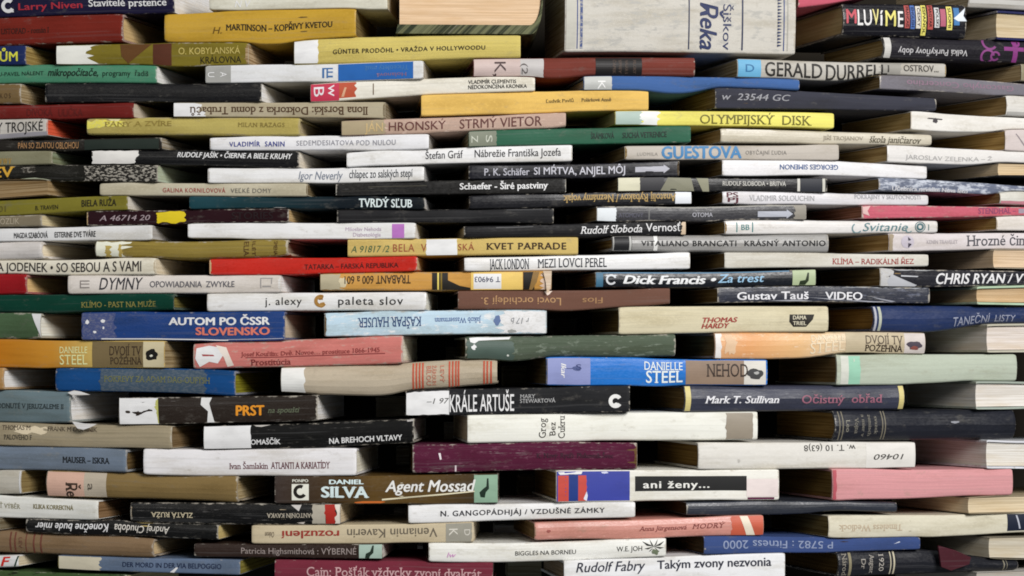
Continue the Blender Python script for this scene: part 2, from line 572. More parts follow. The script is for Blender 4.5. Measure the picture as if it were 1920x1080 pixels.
    def m_p(s, k, xa, xb, va, vb, c, name='paper_label', jl=0.0, jr=0.0, jv=0.0, worn=.15, speck=0.0):
        r = random.Random(int(s.seed * 100) + k)
        ny = 9; nx = max(2, int(abs(xb - xa) / 8))
        V, UV, FC = [], [], []
        T = s.thick((xa + xb) / 2)
        la = [r.uniform(-jl, jl) for _ in range(ny + 1)]; lb = [r.uniform(-jr, jr) for _ in range(ny + 1)]
        ta = [r.uniform(0, jv) for _ in range(nx + 1)]; tb = [r.uniform(0, jv) for _ in range(nx + 1)]
        for j in range(ny + 1):
            for i in range(nx + 1):
                x = xa + la[j] + (xb + lb[j] - xa - la[j]) * i / nx
                v0, v1 = va + ta[i], vb - tb[i]
                vv = v0 + (v1 - v0) * j / ny
                vv = min(max(vv, .035), .965)
                V.append(s.pt(x, vv, .22 + .03 * k)); UV.append((x - s.x0, vv * T))
        for j in range(ny):
            for i in range(nx):
                a = j * (nx + 1) + i
                FC.append((a, a + 1, a + nx + 2, a + nx + 1))
        mesh_obj(name, V, FC, ink_mat(alb(c, (xa + xb) / 2, name not in ('colour_band', 'rubbed_patch')), s.seed + k * 2.7, s.base, worn, speck, .5), s.root, UV)

    def m_q(s, k, pts, c, name='printed_mark', worn=.15):
        """a printed or torn shape given by its outline"""
        bm = bmesh.new()
        vs = [bm.verts.new((x, y, 0)) for x, y in pts]
        es = [bm.edges.new((vs[i], vs[(i + 1) % len(vs)])) for i in range(len(vs))]
        bmesh.ops.triangle_fill(bm, use_beauty=True, edges=es)
        for y in (.1, .2, .3, .4, .5, .6, .7, .8, .9):
            bmesh.ops.bisect_plane(bm, geom=bm.verts[:] + bm.edges[:] + bm.faces[:], plane_co=(0, y, 0), plane_no=(0, 1, 0))
        bm.verts.index_update()
        T = s.thick(sum(p[0] for p in pts) / len(pts))
        V = [s.pt(q.co.x, min(max(q.co.y, .03), .97), .4 + .03 * k) for q in bm.verts]
        UV = [(q.co.x - s.x0, q.co.y * T) for q in bm.verts]
        FC = [tuple(q.index for q in f.verts) for f in bm.faces]
        bm.free()
        xc = sum(p[0] for p in pts) / len(pts)
        mesh_obj(name, V, FC, ink_mat(alb(c, xc), s.seed + k * 2.7, s.base, worn), s.root, UV)

    def m_blob(s, k, xa, xb, va, vb, c, name='printed_picture', n=15, rough=.35):
        """an irregular printed figure or stain"""
        r = random.Random(int(s.seed * 77) + k)
        xc, vc = (xa + xb) / 2, (va + vb) / 2
        pts = []
        for i in range(n):
            a = 2 * math.pi * i / n; q = 1 - r.uniform(0, rough)
            pts.append((xc + (xb - xa) / 2 * q * math.cos(a), vc + (vb - va) / 2 * q * math.sin(a)))
        s.m_q(k, pts, c, name)

    def m_ring(s, k, xc, v, rx, c, name='printed_emblem', thin=.55, gap=0.0):
        """a round printed emblem"""
        T = s.thick(xc); n = 26; V, UV, FC = [], [], []
        m = int(n * (1 - gap))
        for i in range(m + 1):
            a = 2 * math.pi * i / n + .6
            for q in (1, thin):
                x = xc + rx * q * math.cos(a); vv = min(max(v + rx * q * math.sin(a) / T, .03), .97)
                V.append(s.pt(x, vv, .5 + .03 * k)); UV.append((x - s.x0, vv * T))
        for i in range(m): FC.append((2 * i, 2 * i + 1, 2 * i + 3, 2 * i + 2))
        mesh_obj(name, V, FC, ink_mat(alb(c, xc), s.seed + k * 2.7, s.base, .15), s.root, UV)

    def m_flap(s, k, pts, c, out=5.0, name='torn_flap'):
        """a scrap of torn paper standing off the spine, 0.4 mm thick"""
        V = []
        for o_ in (0, .8):
            for x, y in pts:
                p = on_circle(x); n_ = (p - CEN).normalized(); p = p + n_ * (out - o_); V.append((p.x, p.y, (HZ - y) * p.y / F))
        n = len(pts)
        FC = [tuple(range(n)), tuple(range(n, 2 * n))[::-1]] + [(i, (i + 1) % n, n + (i + 1) % n, n + i) for i in range(n)]
        mesh_obj(name, V, FC, page_mat(alb(c, pts[0][0], True), s.seed + k), s.root, [(v[0], v[2]) for v in V])

    def m_arrow(s, k, xa, xb, v, h, c):
        T = s.thick((xa + xb) / 2); q = h / T / 2; w_ = (xb - xa)
        s.m_q(k, [(xa, v - q * .62), (xb - w_ * .18, v - q * .62), (xb - w_ * .18, v - q), (xb, v), (xb - w_ * .18, v + q), (xb - w_ * .18, v + q * .62), (xa, v + q * .62)], c, 'printed_arrow')


def smooth(a, n):
    out = []
    for i in range(len(a)):
        k = min(n, i, len(a) - 1 - i)
        out.append(sum(a[i - k:i + k + 1]) / (2 * k + 1))
    return out


def seat_books(books, step=5):
    """close the hairline gaps and overlaps between books that lie on each other"""
    for b in books: b.sample(step)
    for final in (False, False, True):
        dt = [[0.0] * len(b.gt) for b in books]; db = [[0.0] * len(b.gb) for b in books]
        lo = min(b.n0 for b in books); hi = max(b.n0 + len(b.gt) for b in books)
        for n in range(lo, hi):
            act = [(b.gt[n - b.n0] + b.gb[n - b.n0], i) for i, b in enumerate(books) if 0 <= n - b.n0 < len(b.gt)]
            act.sort()
            for (_, i), (_, j) in zip(act, act[1:]):
                bi, bj = books[i], books[j]
                g = bj.gt[n - bj.n0] - bi.gb[n - bi.n0]
                if (final and g < .5) or (not final and g < 3.0):
                    m = (bj.gt[n - bj.n0] + bi.gb[n - bi.n0]) / 2
                    db[i][n - bi.n0] = m - .35 - bi.gb[n - bi.n0]; dt[j][n - bj.n0] = m + .35 - bj.gt[n - bj.n0]
        for b, p, q in zip(books, dt, db):
            if not final: p, q = smooth(p, 4), smooth(q, 4)
            b.gt = [a + d for a, d in zip(b.gt, p)]; b.gb = [a + d for a, d in zip(b.gb, q)]
            if not final: continue


# ================================================================== the books, left side of the wall
B = Book
W, K = 'e6e4e0', '141414'

# --- books cut by the left edge of the photograph
B(None, 326, (-24, 31), (-32, 23), '1b1836', 'navy book with red and white lettering at the top left corner', [
    ('ring', 15, .62, 13, 'd8d4d0', 'printed_emblem', .5, .2), ('p', 12, 25, .80, .84, 'd8d4d0', 'printed_emblem'),
    ('t', 'Larry Niven', 34, 155, .66, 12, '8a2430', 'b', 'author_lettering'), ('t', 'Stavitelé prstence', 166, 312, .62, 13, 'd0ccc8', 'ms')], pages='c8c4bc', length=430)
B(None, 229, (32, 85), (22, 78), '74281f', 'dark red cloth hardback with cream page ends, upper left corner', [
    ('t', 'LISTOPAD - román I', 2, 92, .5, 10, '2c1410', 's', 'title_lettering', .6)], 'hard', 'cloth', pages='c8ac7c', wear=.7)
B(None, 48, (86, 122), (86, 122), '1d2a58', 'short visible end of a navy book with big yellow letters', [
    ('t', 'DIRŮM', -40, 34, .56, 17, 'c8bc3c', 'b')], pages='9a8450')
B(None, 293, (124, 157), (119, 155), '4b8a6c', 'sea green paperback with long dark lettering, upper left', [
    ('t', 'NRZU-PAVEL NÁLENT', -25, 82, .48, 7, '10241c', '', 'author_lettering'), ('t', 'mikropočítače,', 90, 184, .42, 13, '0c1a14', 'bi'), ('t', 'programy  řadiš', 192, 278, .46, 10, '14281e', '')], pages='c8c4b4')
B(None, 38, (157, 194), (157, 194), '76603e', 'worn tan book end below the sea green paperback', [('t', 'K O S', 0, 20, .6, 9, '4a3824', '')], pages='9a8a6c', wear=1)
B(84, 490, (157, 192), (156, 190), '131316', 'plain black paperback without lettering, upper left', [], pages='e4e0d8', finish='matte', bulge=2)
B(None, 250, (196, 223), (193, 223), '70221e', 'dark red book with faded red lettering under plain black book', [
    ('t', 'DIVOKÁ   ULIČKA', 50, 155, .55, 14, '4c1512', '', 'title_lettering', .5)], pages='9a9184', wear=.3)
B(None, 88, (222, 260), (218, 254), '9a9690', 'grey book with condensed black lettering and orange page ends', [
    ('t', 'HELENY TROJSKÉ', -60, 80, .42, 19, '1c1a1a', ''), ('p', -20, 88, .74, .97, '77757a', 'colour_band')], pages='d0583c')
B(None, 303, (262, 283), (257, 280), '26231f', 'thin black book with tan lettering beneath the yellow torn one', [
    ('t', 'PÁN SO ZLATOU OBLOHOU', 34, 147, .5, 11, '8f6c48', ''), ('p', 158, 298, .1, .95, '26302a', 'colour_band')], pages='8a8478', streak=.6)
B(None, 98, (281, 310), (280, 307), '72705a', 'olive grey book end with gold scribbles, left edge', [('t', 'W W V', -4, 22, .72, 12, '9a7a30', 'i')], pages='68705a')
B(None, 295, (312, 342), (308, 341), '16150f', 'black and white marbled book with worn speckled spine', [
    ('t', 'L EV', -40, 27, .45, 19, 'a8822c', 'bs'), ('p', 158, 294, .02, .98, '1c1a17', 'speckled_paper', 2, 0, 0, .1, .85), ('p', 40, 64, .1, .6, '24211c', 'speckled_paper', 4, 4, .1, .1, .6)], pages='8a9484', wear=.8)
B(None, 88, (333, 372), (327, 366), '6f5c42', 'book turned with its brown page edges outward, left edge', [], 'fore', pages='a08a68')
B(None, 239, (376, 405), (366, 393), '7d762c', 'olive yellow book with black lettering near the left edge', [
    ('t', '01', -2, 11, .55, 11, '4a4420', ''), ('t', 'B. TRAVEN', 67, 109, .60, 8, '1e1c10', 'm', 'author_lettering'), ('t', 'BIELA RUŽA', 153, 218, .46, 12, '1c1a10', 'b')], pages='a8a49c')
B(None, 78, (405, 426), (402, 424), '736a58', 'worn grey brown book end under the olive yellow book', [('t', 'OZLIK', 0, 36, .5, 11, '8f8674', '')], pages='b4a888', wear=1)
B(None, 285, (428, 452), (422, 449), 'b9bab8', 'pale grey paperback with small black lettering, left edge', [
    ('t', 'MAGDA SZABÓOVÁ', 26, 90, .56, 10, '17171a', 'b', 'author_lettering'), ('t', 'ESTERINE DVE TVÁRE', 103, 180, .54, 10, '17171a', 'b')], pages='8a8886')
B(None, 77, (453, 487), (453, 485), 'a6a29f', 'plain grey book end with white rounded cover edge', [], 'round', 'matte', pages='b8ac98')
B(None, 291, (488, 513), (482, 514), 'bab2a4', 'cream book with tall thin dark capitals, left edge', [
    ('t', 'A JODENEK • SO SEBOU A S VAMI', -6, 265, .5, 17, '2c2826', 'm'), ], pages='aea490')
B(None, 48, (514, 552), (513, 551), '95181f', 'bright dark red book end with cream pages, left edge', [], 'hard', 'matte', pages='d0b07c')
B(None, 325, [(0, 554), (325, 550)], [(0, 585), (80, 589), (160, 585), (325, 581)], '0f3d30', 'dark green cloth hardback with faded gold lettering, left edge', [
    ('t', 'KLÍMO - PAST NA MUŽE', 152, 292, .6, 10, '77733c', 's')], 'hard', 'cloth', pages='827840', wear=.3)
B(None, 74, (586, 635), (584, 635), '465c42', 'worn green cloth hardback end with white torn corner', [
    ('q', [(58, .03), (76, .03), (76, .97), (70, .6)], 'd8d4ca', 'torn_patch')], 'hard', 'cloth', pages='d2c8ae', wear=1)
B(None, 308, (636, 688), (639, 691), 'c07c1e', 'orange and brown book with white portrait end, left edge', [
    ('t', 'DANIELLE', 112, 164, .34, 12, 'e0c48c', 's', 'author_lettering', .5), ('t', 'STEEL', 112, 164, .70, 18, 'e0c48c', 's', 'author_lettering', .5),
    ('p', 173, 268, .0, 1, '7b6a48', 'colour_band'), ('t', 'DVOJÍ TV', 205, 265, .37, 17, '33261a', 's'), ('t', 'POŽEHNÁ', 206, 266, .74, 13, '33261a', 's'),
    ('p', 268, 307, .0, 1, 'c2b796', 'colour_band'), ('blob', 270, 299, .28, .76, '16130f', 'printed_picture'), ('blob', 280, 287, .5, .6, 'c8c0b0', 'printed_picture')], pages='a4906c',
  ramp=[(-100, 'b4660e'), (0, 'bd781c'), (100, 'c58a30'), (170, 'c8ac60'), (400, 'c8ac60')], soft=True)
B(None, 5, (690, 733), (690, 732), 'a88250', 'tan book at the left edge showing only white pages', [], 'hard', pages='d8d0c4', lip=2)
B(None, 131, (731, 791), (735, 793), '59686d', 'blue grey hardback with torn white jacket end, left edge', [
    ('t', 'ZHODNUTÉ V JERUZALEME II', -20, 120, .48, 9, '20282a', 's'), ('flap', [(137, 790), (160, 794), (184, 795), (172, 801), (158, 806), (147, 803)], 'd8d4cc'), ('flap', [(128, 736), (140, 732), (152, 734), (170, 740), (150, 741), (136, 741)], 'd4d0c8', 3)], 'hard', 'matte', pages='ddd6cb', lip=1)
B(None, 322, (793, 834), (799, 841), '91866f', 'beige book with two lines of small dark lettering, left edge', [
    ('t', 'THOMAS M        – FRANK M DOMINIK', 4, 182, .2, 8, '3c3228', 's', 'author_lettering', .7), ('t', 'PALOVÉHO F', 8, 60, .62, 9, '33302a', 's', 'title_lettering', .5), ('p', 30, 85, .1, .5, 'b0a48c', 'torn_patch', 5, 5, .1)], pages='786448', streak=.3)
B(None, 236, (836, 879), (843, 885), '5f6a78', 'slate blue hardback with short black lettering, left edge', [
    ('t', 'MAUSER – ISKRA', 117, 206, .52, 11, '15181c', 'bs')], 'hard', 'matte', pages='6c5838')
B(None, 38, (882, 925), (882, 926), '969288', 'pale grey book end with a white rim at lower left', [('p', 35, 38, 0, 1, 'd8d4c8', 'colour_band')], pages='86744c')
B(86, 444, (883, 931), [(86, 883), (250, 889), (444, 894)], '867047', 'linen hardback with pink and grey paper labels, lower left', [
    ('p', 88, 157, .03, .97, 'ad8d7d', 'paper_label'), ('p', 157, 199, .03, .97, '958c7d', 'paper_label'),
    ('r', 'Ře', 134, .42, 1.0, 20, '33261e', 'sb', 'shelf_mark'), ('r', 'a', 171, .45, .72, 13, '4a443c', '', 'shelf_mark')], 'round', 'cloth', pages='b8a680', wear=.7)
BOOKS[-1].top, BOOKS[-1].bot = [(86, 883), (444, 894)], [(86, 931), (444, 941)]
B(None, 184, (928, 969), (939, 977), 'c2bcae', 'white book with small faded olive capitals, lower left edge', [
    ('t', 'AŤ VÝBĚR', -8, 38, .46, 8, '6c6850', 's', 'author_lettering'), ('t', 'KLIKA KORREKTNÁ', 62, 138, .42, 8, '6c6444', 'sb')], pages='84684a', lip=1)
B(None, -2, (968, 995), (970, 997), '5c574c', 'grey brown page ends at the left edge, low down', [], pages='68604e')
B(48, 409, [(48, 972), (240, 977), (409, 984)], [(48, 1000), (409, 1013)], '101010', 'black paperback with upside down white script title, lower left', [
    ('t', 'Konečne bude mier', 66, 204, .5, 14, 'd2cec6', 'mif'), ('t', 'Andrej Chudoba', 215, 318, .5, 13, 'b8b4ac', 'if', 'author_lettering')], pages='d0bc80', wear=.9)
B(None, 286, (996, 1037), (1011, 1046), '836c52', 'brown cloth hardback with faint red bands, lower left', [
    ('p', 18, 21, .02, .98, '6a3c30', 'colour_band', 0, 0, 0, .5), ('p', 27, 30, .02, .98, '6a3c30', 'colour_band', 0, 0, 0, .5), ('p', 48, 50, .02, .98, '6a3c30', 'colour_band', 0, 0, 0, .5), ('p', 62, 65, .02, .98, '6a3c30', 'colour_band', 0, 0, 0, .5), ('p', 75, 78, .02, .98, '6a3c30', 'colour_band', 0, 0, 0, .5), ('r', 'LEV', 39, .25, .75, 6, '5c3a30', '')], 'round', 'cloth', pages='cbb48c', wear=.6)
B(None, 34, (1041, 1063), (1041, 1063), 'c4c0b6', 'white book end with a red letter and green line', [
    ('t', 'F', 2, 20, .5, 17, 'b0241c', 'bi'), ('q', [(26, .95), (29, .95), (36, .05), (33, .05)], '1c4030', 'printed_line')], pages='aaa08a')
B(108, 450, (1043, 1067), (1050, 1079), '63748e', 'thin grey blue book with beige end, black lettering, bottom left', [
    ('p', 110, 188, .02, .98, 'a09a88', 'paper_label', 0, 4), ('t', 'DER MORD IN DER VIA BELPOGGIO', 230, 415, .48, 9, '14203c', 'm'), ('q', [(318, .95), (330, .60), (334, .62), (326, .97)], 'e0dcd4', 'torn_patch')], pages='8c8440')
B(None, 236, (1068, 1112), (1078, 1122), '3f5430', 'mottled dark green book at the bottom left corner', [], mottle=.4, mcol='16180e', pages='d0c494')

# --- second file of books
B(392, 726, (-26, 18), (-30, 17), 'c0beb0', 'white book at the top edge above the mustard one', [('t', 'N V', 440, 470, .75, 12, 'd8d4cc', 'i')], pages='b0a890')
B(308, 667, (27, 77), [(308, 27), (667, 13)], 'd0a638', 'thick mustard yellow paperback with black capitals, upper left', [
    ('t', 'H.', 399, 416, .62, 12, '5c4410', 'i', 'author_lettering'), ('t', 'MARTINSON – KOPŘIVY KVETOU', 424, 624, .54, 12, '1f1a10', 'bs')], 'paper', 'gloss', bulge=3.5, pages='8a7850')
BOOKS[-1].top, BOOKS[-1].bot = [(308, 27), (667, 13)], [(308, 77), (440, 84), (520, 84), (560, 80), (667, 66)]
B(105, 465, (85, 123), (74, 122), '7d6c24', 'olive and red brown book with torn white left end', [
    ('p', 106, 172, .02, .98, 'c4bfb0', 'torn_patch', 0, 14), ('q', [(225, .02), (285, .02), (262, .5), (240, .95), (228, .6)], '63401c', 'printed_picture'), ('p', 287, 322, .02, .98, '5a2f1c', 'colour_band'),
    ('t', 'O. KOBYLANSKÁ', 335, 450, .36, 12, 'b0a05a', ''), ('t', 'KRÁLOVNA', 376, 452, .76, 12, '28220e', '')], pages='bca482', wear=.8)
BOOKS[-1].colour = '7f7226'
B(551, 976, (71, 122), (65, 107), 'bcab58', 'mustard cloth hardback with white label, black dotted lettering', [
    ('p', 552, 596, .02, .98, 'd6d6d6', 'paper_label', 0, 2), ('t', 'GÜNTER PRODÖHL • VRAŽDA V HOLLYWOODU', 624, 910, .55, 8, '2a2210', 'bw')], 'hard', 'cloth', pages='6a5a3c', streak=.25)
B(385, 794, (122, 155), (114, 148), 'c2c3c4', 'white paperback with grey label and royal blue panel', [
    ('p', 386, 433, .02, .98, '8c8c88', 'paper_label'), ('r', 'A', 419, .38, .66, 12, 'd0d0cc', '', 'shelf_mark'), ('r', 'U', 396, .38, .66, 12, 'd0d0cc', '', 'shelf_mark'),
    ('p', 604, 624, .22, .30, '3c6494', 'printed_emblem'), ('p', 604, 608, .3, .8, '3c6494', 'printed_emblem'), ('p', 612, 615, .3, .8, '3c6494', 'printed_emblem'), ('p', 615, 624, .42, .5, '3c6494', 'printed_emblem'), ('p', 615, 624, .66, .76, '3c6494', 'printed_emblem'),
    ('p', 634, 775, .04, .96, '1f5aa0', 'colour_panel'), ('t', 'Třicetiletý muž', 684, 766, .34, 9, '3a6a9c', 'f', 'title_lettering', .5), ('t', 'Holanová', 706, 762, .72, 7, '7a5a70', 'f', 'author_lettering', .5)], pages='a09a90')
B(582, 1003, (157, 191), (141, 169), 'c8c4b8', 'white book with crimson label and two small black lines', [
    ('p', 583, 636, .02, .98, 'b03048', 'paper_label'), ('p', 636, 667, .02, .86, 'a8492f', 'torn_patch', 0, 3), ('r', 'B', 598, .2, .72, 19, 'e8c8cc', '', 'shelf_mark'), ('r', 'w', 624, .12, .74, 17, 'e8c8cc', '', 'shelf_mark'),
    ('q', [(640, .8), (645, .8), (650, .3), (646, .3)], 'd0a080', 'pen_mark'), ('p', 699, 701, .15, .8, '6a5a48', 'pen_mark'), ('t', 'VLADIMÍR CLEMENTIS', 878, 968, .32, 7, '1e1c1a', 'm', 'author_lettering'), ('t', 'NEDOKONČENÁ KRONIKA', 878, 988, .64, 7, '1e1c1a', 'm')], pages='8f8778')
B(325, 722, (193, 219), (191, 221), 'a69c84', 'beige book with upside down brown serif lettering', [
    ('p', 326, 368, .02, .98, 'd0d0cc', 'torn_patch', 0, 12), ('p', 360, 385, .62, .98, 'd0d0cc', 'torn_patch', 0, 3), ('t', 'Ilona Borská: Doktorka z domu Trubačů', 356, 690, .56, 14, '4a3420', 'msf')], pages='8e8470', wear=.8)
B(162, 562, (219, 252), (220, 254), 'c6b66a', 'pale yellow cloth hardback with torn left end', [
    ('p', 163, 230, .04, .7, 'c8bc50', 'torn_patch', 0, 12, .2, .5, .3), ('t', 'PÁNY A ZVÍRE', 196, 322, .35, 9, '7a6a30', 's', 'title_lettering', .6), ('t', 'MILAN RAZAGS', 446, 534, .4, 8, '7a6a34', 'sw', 'author_lettering', .5), ('q', [(202, .05), (226, .02), (222, .16), (206, .14)], 'd8d0a0', 'torn_patch')], 'hard', 'cloth', pages='b0a486', wear=1)
B(393, 804, (258, 283), (252, 281), 'cbcbd2', 'white paperback with blue and grey lettering, left of centre', [
    ('t', 'VLADIMÍR  SANIN', 430, 534, .55, 9, '2a3480', 'bw', 'author_lettering'), ('t', 'SEDEMDESIATOVA POD NULOU', 556, 742, .5, 9, '85858c', 'mw')], pages='8e8c88')
B(172, 560, (280, 308), (284, 314), '121214', 'black paperback with white label and small white lettering', [
    ('p', 173, 256, .02, .98, 'b8b6b2', 'paper_label', 2, 5, .06), ('t', 'RUDOLF JAŠÍK • ČIERNE A BIELE KRUHY', 332, 548, .32, 9, 'cfcdc8', 'bi')], pages='b8b2a6')
B(389, 795, (315, 343), (312, 340), 'ced3dc', 'bright white paperback with grey script and condensed lettering', [
    ('t', 'Igor Neverly', 560, 643, .48, 15, '6a7280', 'i', 'author_lettering', .5), ('t', 'chlapec zo salských stepí', 655, 774, .42, 15, '33383e', '')], pages='a4a4a4', finish='gloss')
B(187, 576, (344, 367), (343, 369), 'a8a28f', 'beige book with faded red and grey capitals', [
    ('t', 'GALINA KORNILOVOVÁ', 305, 423, .56, 8, '8c3c38', 'mw', 'author_lettering'), ('t', 'VEĽKÉ DOMY', 433, 509, .56, 8, '66625a', 'mw')], pages='8a7c60')
B(355, 796, (368, 391), (370, 393), '16303a', 'dark teal to black book with pale blue lettering', [
    ('t', 'TVRDÝ SĽUB', 673, 773, .52, 15, 'c4d4de', 'bs')], pages='b8b8b8', ramp=[(300, '1c4650'), (480, '183840'), (640, '101a22'), (800, '0e161c')], soft=True)
B(632, 1038, (394, 417), (391, 418), '1b1b1d', 'plain black book with a white page sliver, centre', [('p', 950, 1030, .05, .12, '3a3a3c', 'rubbed_edge')], pages='d8d4cc', lip=0)
B(162, 541, (396, 423), (389, 416), '2d161c', 'dark plum book with a yellow tape patch', [
    ('t', 'A 46714 20', 186, 282, .5, 10, '8a7c80', 'i', 'shelf_mark', .6), ('p', 295, 347, .05, .95, 'c6b01c', 'tape_patch', 2, 2, .14), ('t', 'STORIES', 434, 512, .5, 13, '1a0c10', 's', 'title_lettering')], 'paper', 'cloth', pages='d0b484', wear=.9)
B(352, 779, (416, 446), (416, 446), 'd6d6dc', 'white paperback with a small purple square', [
    ('t', 'Miloslav Nehoda', 648, 715, .38, 7, 'aa9aaa', '', 'author_lettering'), ('t', 'Diabetológia', 662, 714, .72, 7, 'aa9aaa', ''), ('p', 735, 758, .08, .95, 'a868b0', 'colour_square')], pages='cac8c6')
B(178, 539, (452, 482), (450, 479), '9c8844', 'ochre striped cloth hardback with torn white end', [
    ('p', 180, 236, .02, .98, 'c6c0ac', 'torn_patch', 0, 16, .1, .3), ('p', 196, 208, .3, .98, '9c8848', 'torn_patch', 3, 4), ('p', 222, 228, .2, .98, '9c8848', 'torn_patch', 2, 4), ('r', 'ELIA', 462, .1, .9, 9, '4a3018', 's'), ('r', 'ILÉT', 476, .1, .9, 6, '4a3018', ''), ('r', 'SMENA', 517, .1, .9, 7, '4a3018', '')], 'round', 'cloth', pages='887a68', streak=.5, wear=.9)
BOOKS[-1].bot = [(178, 482), (330, 483), (440, 487), (539, 479)]
B(392, 782, (483, 515), (480, 507), 'cc2a1e', 'bright red paperback with dark lettering, left of centre', [
    ('t', 'TATARKA – FARSKÁ REPUBLIKA', 571, 747, .56, 9, '3a1010', 'm')], pages='d0b890', finish='matte')
BOOKS[-1].bot = [(392, 515), (560, 513), (782, 507)]
B(127, 526, (516, 551), (516, 549), 'b8b2ac', 'pale grey paperback with thin angular black lettering', [
    ('p', 150, 168, .28, .34, '6a6460', 'printed_emblem'), ('p', 150, 168, .45, .5, '6a6460', 'printed_emblem'), ('p', 150, 168, .64, .7, '6a6460', 'printed_emblem'), ('p', 150, 152, .28, .7, '6a6460', 'printed_emblem'),
    ('t', 'DYMNY', 186, 268, .46, 22, '2b2b30', 'i', 'author_lettering'), ('t', 'OPOWIADANIA  ZWYKŁE', 281, 440, .5, 11, '55545a', 'm'), ('p', 488, 511, .15, .2, '8a8684', 'printed_emblem'), ('p', 488, 490, .2, .75, '8a8684', 'printed_emblem'), ('p', 508, 510, .2, .5, '8a8684', 'printed_emblem'), ('p', 492, 508, .6, .68, '8a8684', 'printed_emblem')], pages='c8c6c6')
B(600, 1034, (511, 544), (508, 543), 'b4822d', 'ochre book with black stripes and white number label', [
    ('p', 601, 642, .02, .98, 'a39a80', 'torn_patch', 0, 7, .05), ('blob', 634, 652, .2, .9, 'c8bc9c', 'torn_patch'), ('t', 'TRABANT 600 a 601', 646, 770, .40, 15, '33220e', 'mf'),
    ('p', 810, 840, .02, .98, '1f1c18', 'colour_band'), ('p', 820, 823, .02, .98, 'd8b840', 'colour_band'), ('p', 826, 829, .02, .98, '7a6420', 'colour_band'), ('q', [(838, .98), (882, .98), (882, .85), (862, .75), (840, .45)], '1f1c18', 'printed_picture'),
    ('p', 883, 980, .02, .98, 'd0ac3c', 'colour_band'), ('p', 888, 940, .12, .92, 'd6d4d0', 'paper_label'), ('t', 'T 94903', 890, 938, .42, 10, '2c3050', 'f', 'shelf_mark'),
    ('p', 981, 1002, .02, .98, '1a1814', 'colour_band'), ('p', 1016, 1033, .02, .98, 'c4a890', 'torn_patch', 6, 0), ('flap', [(1018, 508), (1034, 508), (1033, 530), (1029, 548), (1025, 549), (1023, 530)], 'c8b49c', 4), ('q', [(1000, .02), (1012, .02), (1006, .6), (998, .98), (992, .98)], '8a6a38', 'torn_patch')], 'hard', 'matte', pages='7a6a50', wear=1)
B(388, 799, (551, 584), (548, 582), 'dcd8d2', 'white paperback with lower case black lettering and ochre ornament', [
    ('t', 'j. alexy', 497, 566, .46, 14, '1b1b1b', 'w', 'author_lettering'), ('ring', 601, .46, 12, 'a87c3a', 'printed_emblem', .45, .25), ('blob', 594, 608, .1, .45, '9a6c2c', 'printed_emblem'), ('blob', 596, 612, .5, .85, 'b88c4c', 'printed_emblem'),
    ('t', 'paleta slov', 634, 756, .46, 15, '1b1b1b', 'w')], pages='d0ccc4')
B(153, 533, (585, 637), (584, 640), '1d4284', 'royal blue hardback with white and salmon wide capitals', [
    ('p', 155, 216, .04, .96, '44507e', 'rubbed_patch', 2, 5, 0, .3, .15), ('blob', 160, 168, .25, .45, 'd0ccd4', 'rubbed_patch'), ('blob', 188, 198, .25, .4, 'c4c2cc', 'rubbed_patch'), ('blob', 174, 182, .65, .76, 'c4c2cc', 'rubbed_patch'), ('blob', 192, 196, .5, .62, 'c4c2cc', 'rubbed_patch'),
    ('t', 'AUTOM PO ČSSR', 316, 506, .32, 14, 'e2dfdc', 'B'), ('t', 'SLOVENSKO', 367, 506, .66, 14, 'c8705e', 'B', 'subtitle_lettering'), ('p', 190, 428, .93, .965, 'd8d4d0', 'printed_line'), ('p', 428, 530, .92, .94, 'a8a8b4', 'printed_line')], 'hard', 'gloss', bulge=1, pages='b0a694')
B(608, 1025, (587, 631), (581, 626), 'a4bddb', 'light blue book with upside down lettering and peeled white end', [
    ('t', 'KAŠPAR HAUSER', 671, 790, .44, 18, '28406a', 'sf'), ('t', 'Jakob Wassermann', 815, 902, .42, 10, '4a6090', 'sf', 'author_lettering'), ('p', 936, 1023, .02, .98, 'd2d3d4', 'torn_patch', 12, 0, .06, .3, .2), ('blob', 925, 940, .2, .7, '5c7098', 'torn_patch'), ('t', 'r 17 b', 958, 992, .45, 11, '7a7c80', 'if', 'shelf_mark'), ('blob', 950, 970, .8, .97, '8a8c88', 'stain')], pages='6a5c4a', mottle=.35, mcol='c8d4e0', wear=1)
B(362, 755, (645, 692), (630, 684), 'd8827a', 'faded salmon red book with white peeled corner', [
    ('q', [(368, .18), (392, .10), (412, .2), (420, .45), (408, .8), (392, .72), (374, .92), (366, .6)], 'd8d0c8', 'torn_patch'), ('q', [(404, .1), (424, .2), (430, .5), (438, .9), (426, .95), (420, .6)], 'd2beb4', 'torn_patch'), ('q', [(378, .42), (400, .46), (402, .52), (380, .5)], 'b05050', 'torn_patch'),
    ('t', 'Josef Kouřilín: Dvě. Novoe… prostituce 1866-1945', 452, 712, .48, 8, '7a2c2c', 's', 'title_lettering', .5), ('p', 460, 722, .60, .63, '7a3030', 'printed_line'), ('t', 'Prostitúcia', 470, 545, .80, 11, '6a2424', 's', 'subtitle_lettering')], 'hard', 'matte', pages='cfc8ba', wear=1, lip=1, mottle=.3, mcol='c89c90', streak=.2)
B(104, 440, (688, 733), (695, 741), '1a4c86', 'blue cloth hardback with greyed middle and lime page ends', [
    ('p', 186, 385, .0, 1, '45586a', 'rubbed_patch', 3, 5, 0, .4, .1), ('t', 'POKREVY ZA ADAM DAG-OUFÝSH', 195, 394, .45, 11, '66683e', 's', 'title_lettering', .6)], 'hard', 'cloth', pages='98942c', wear=.6)
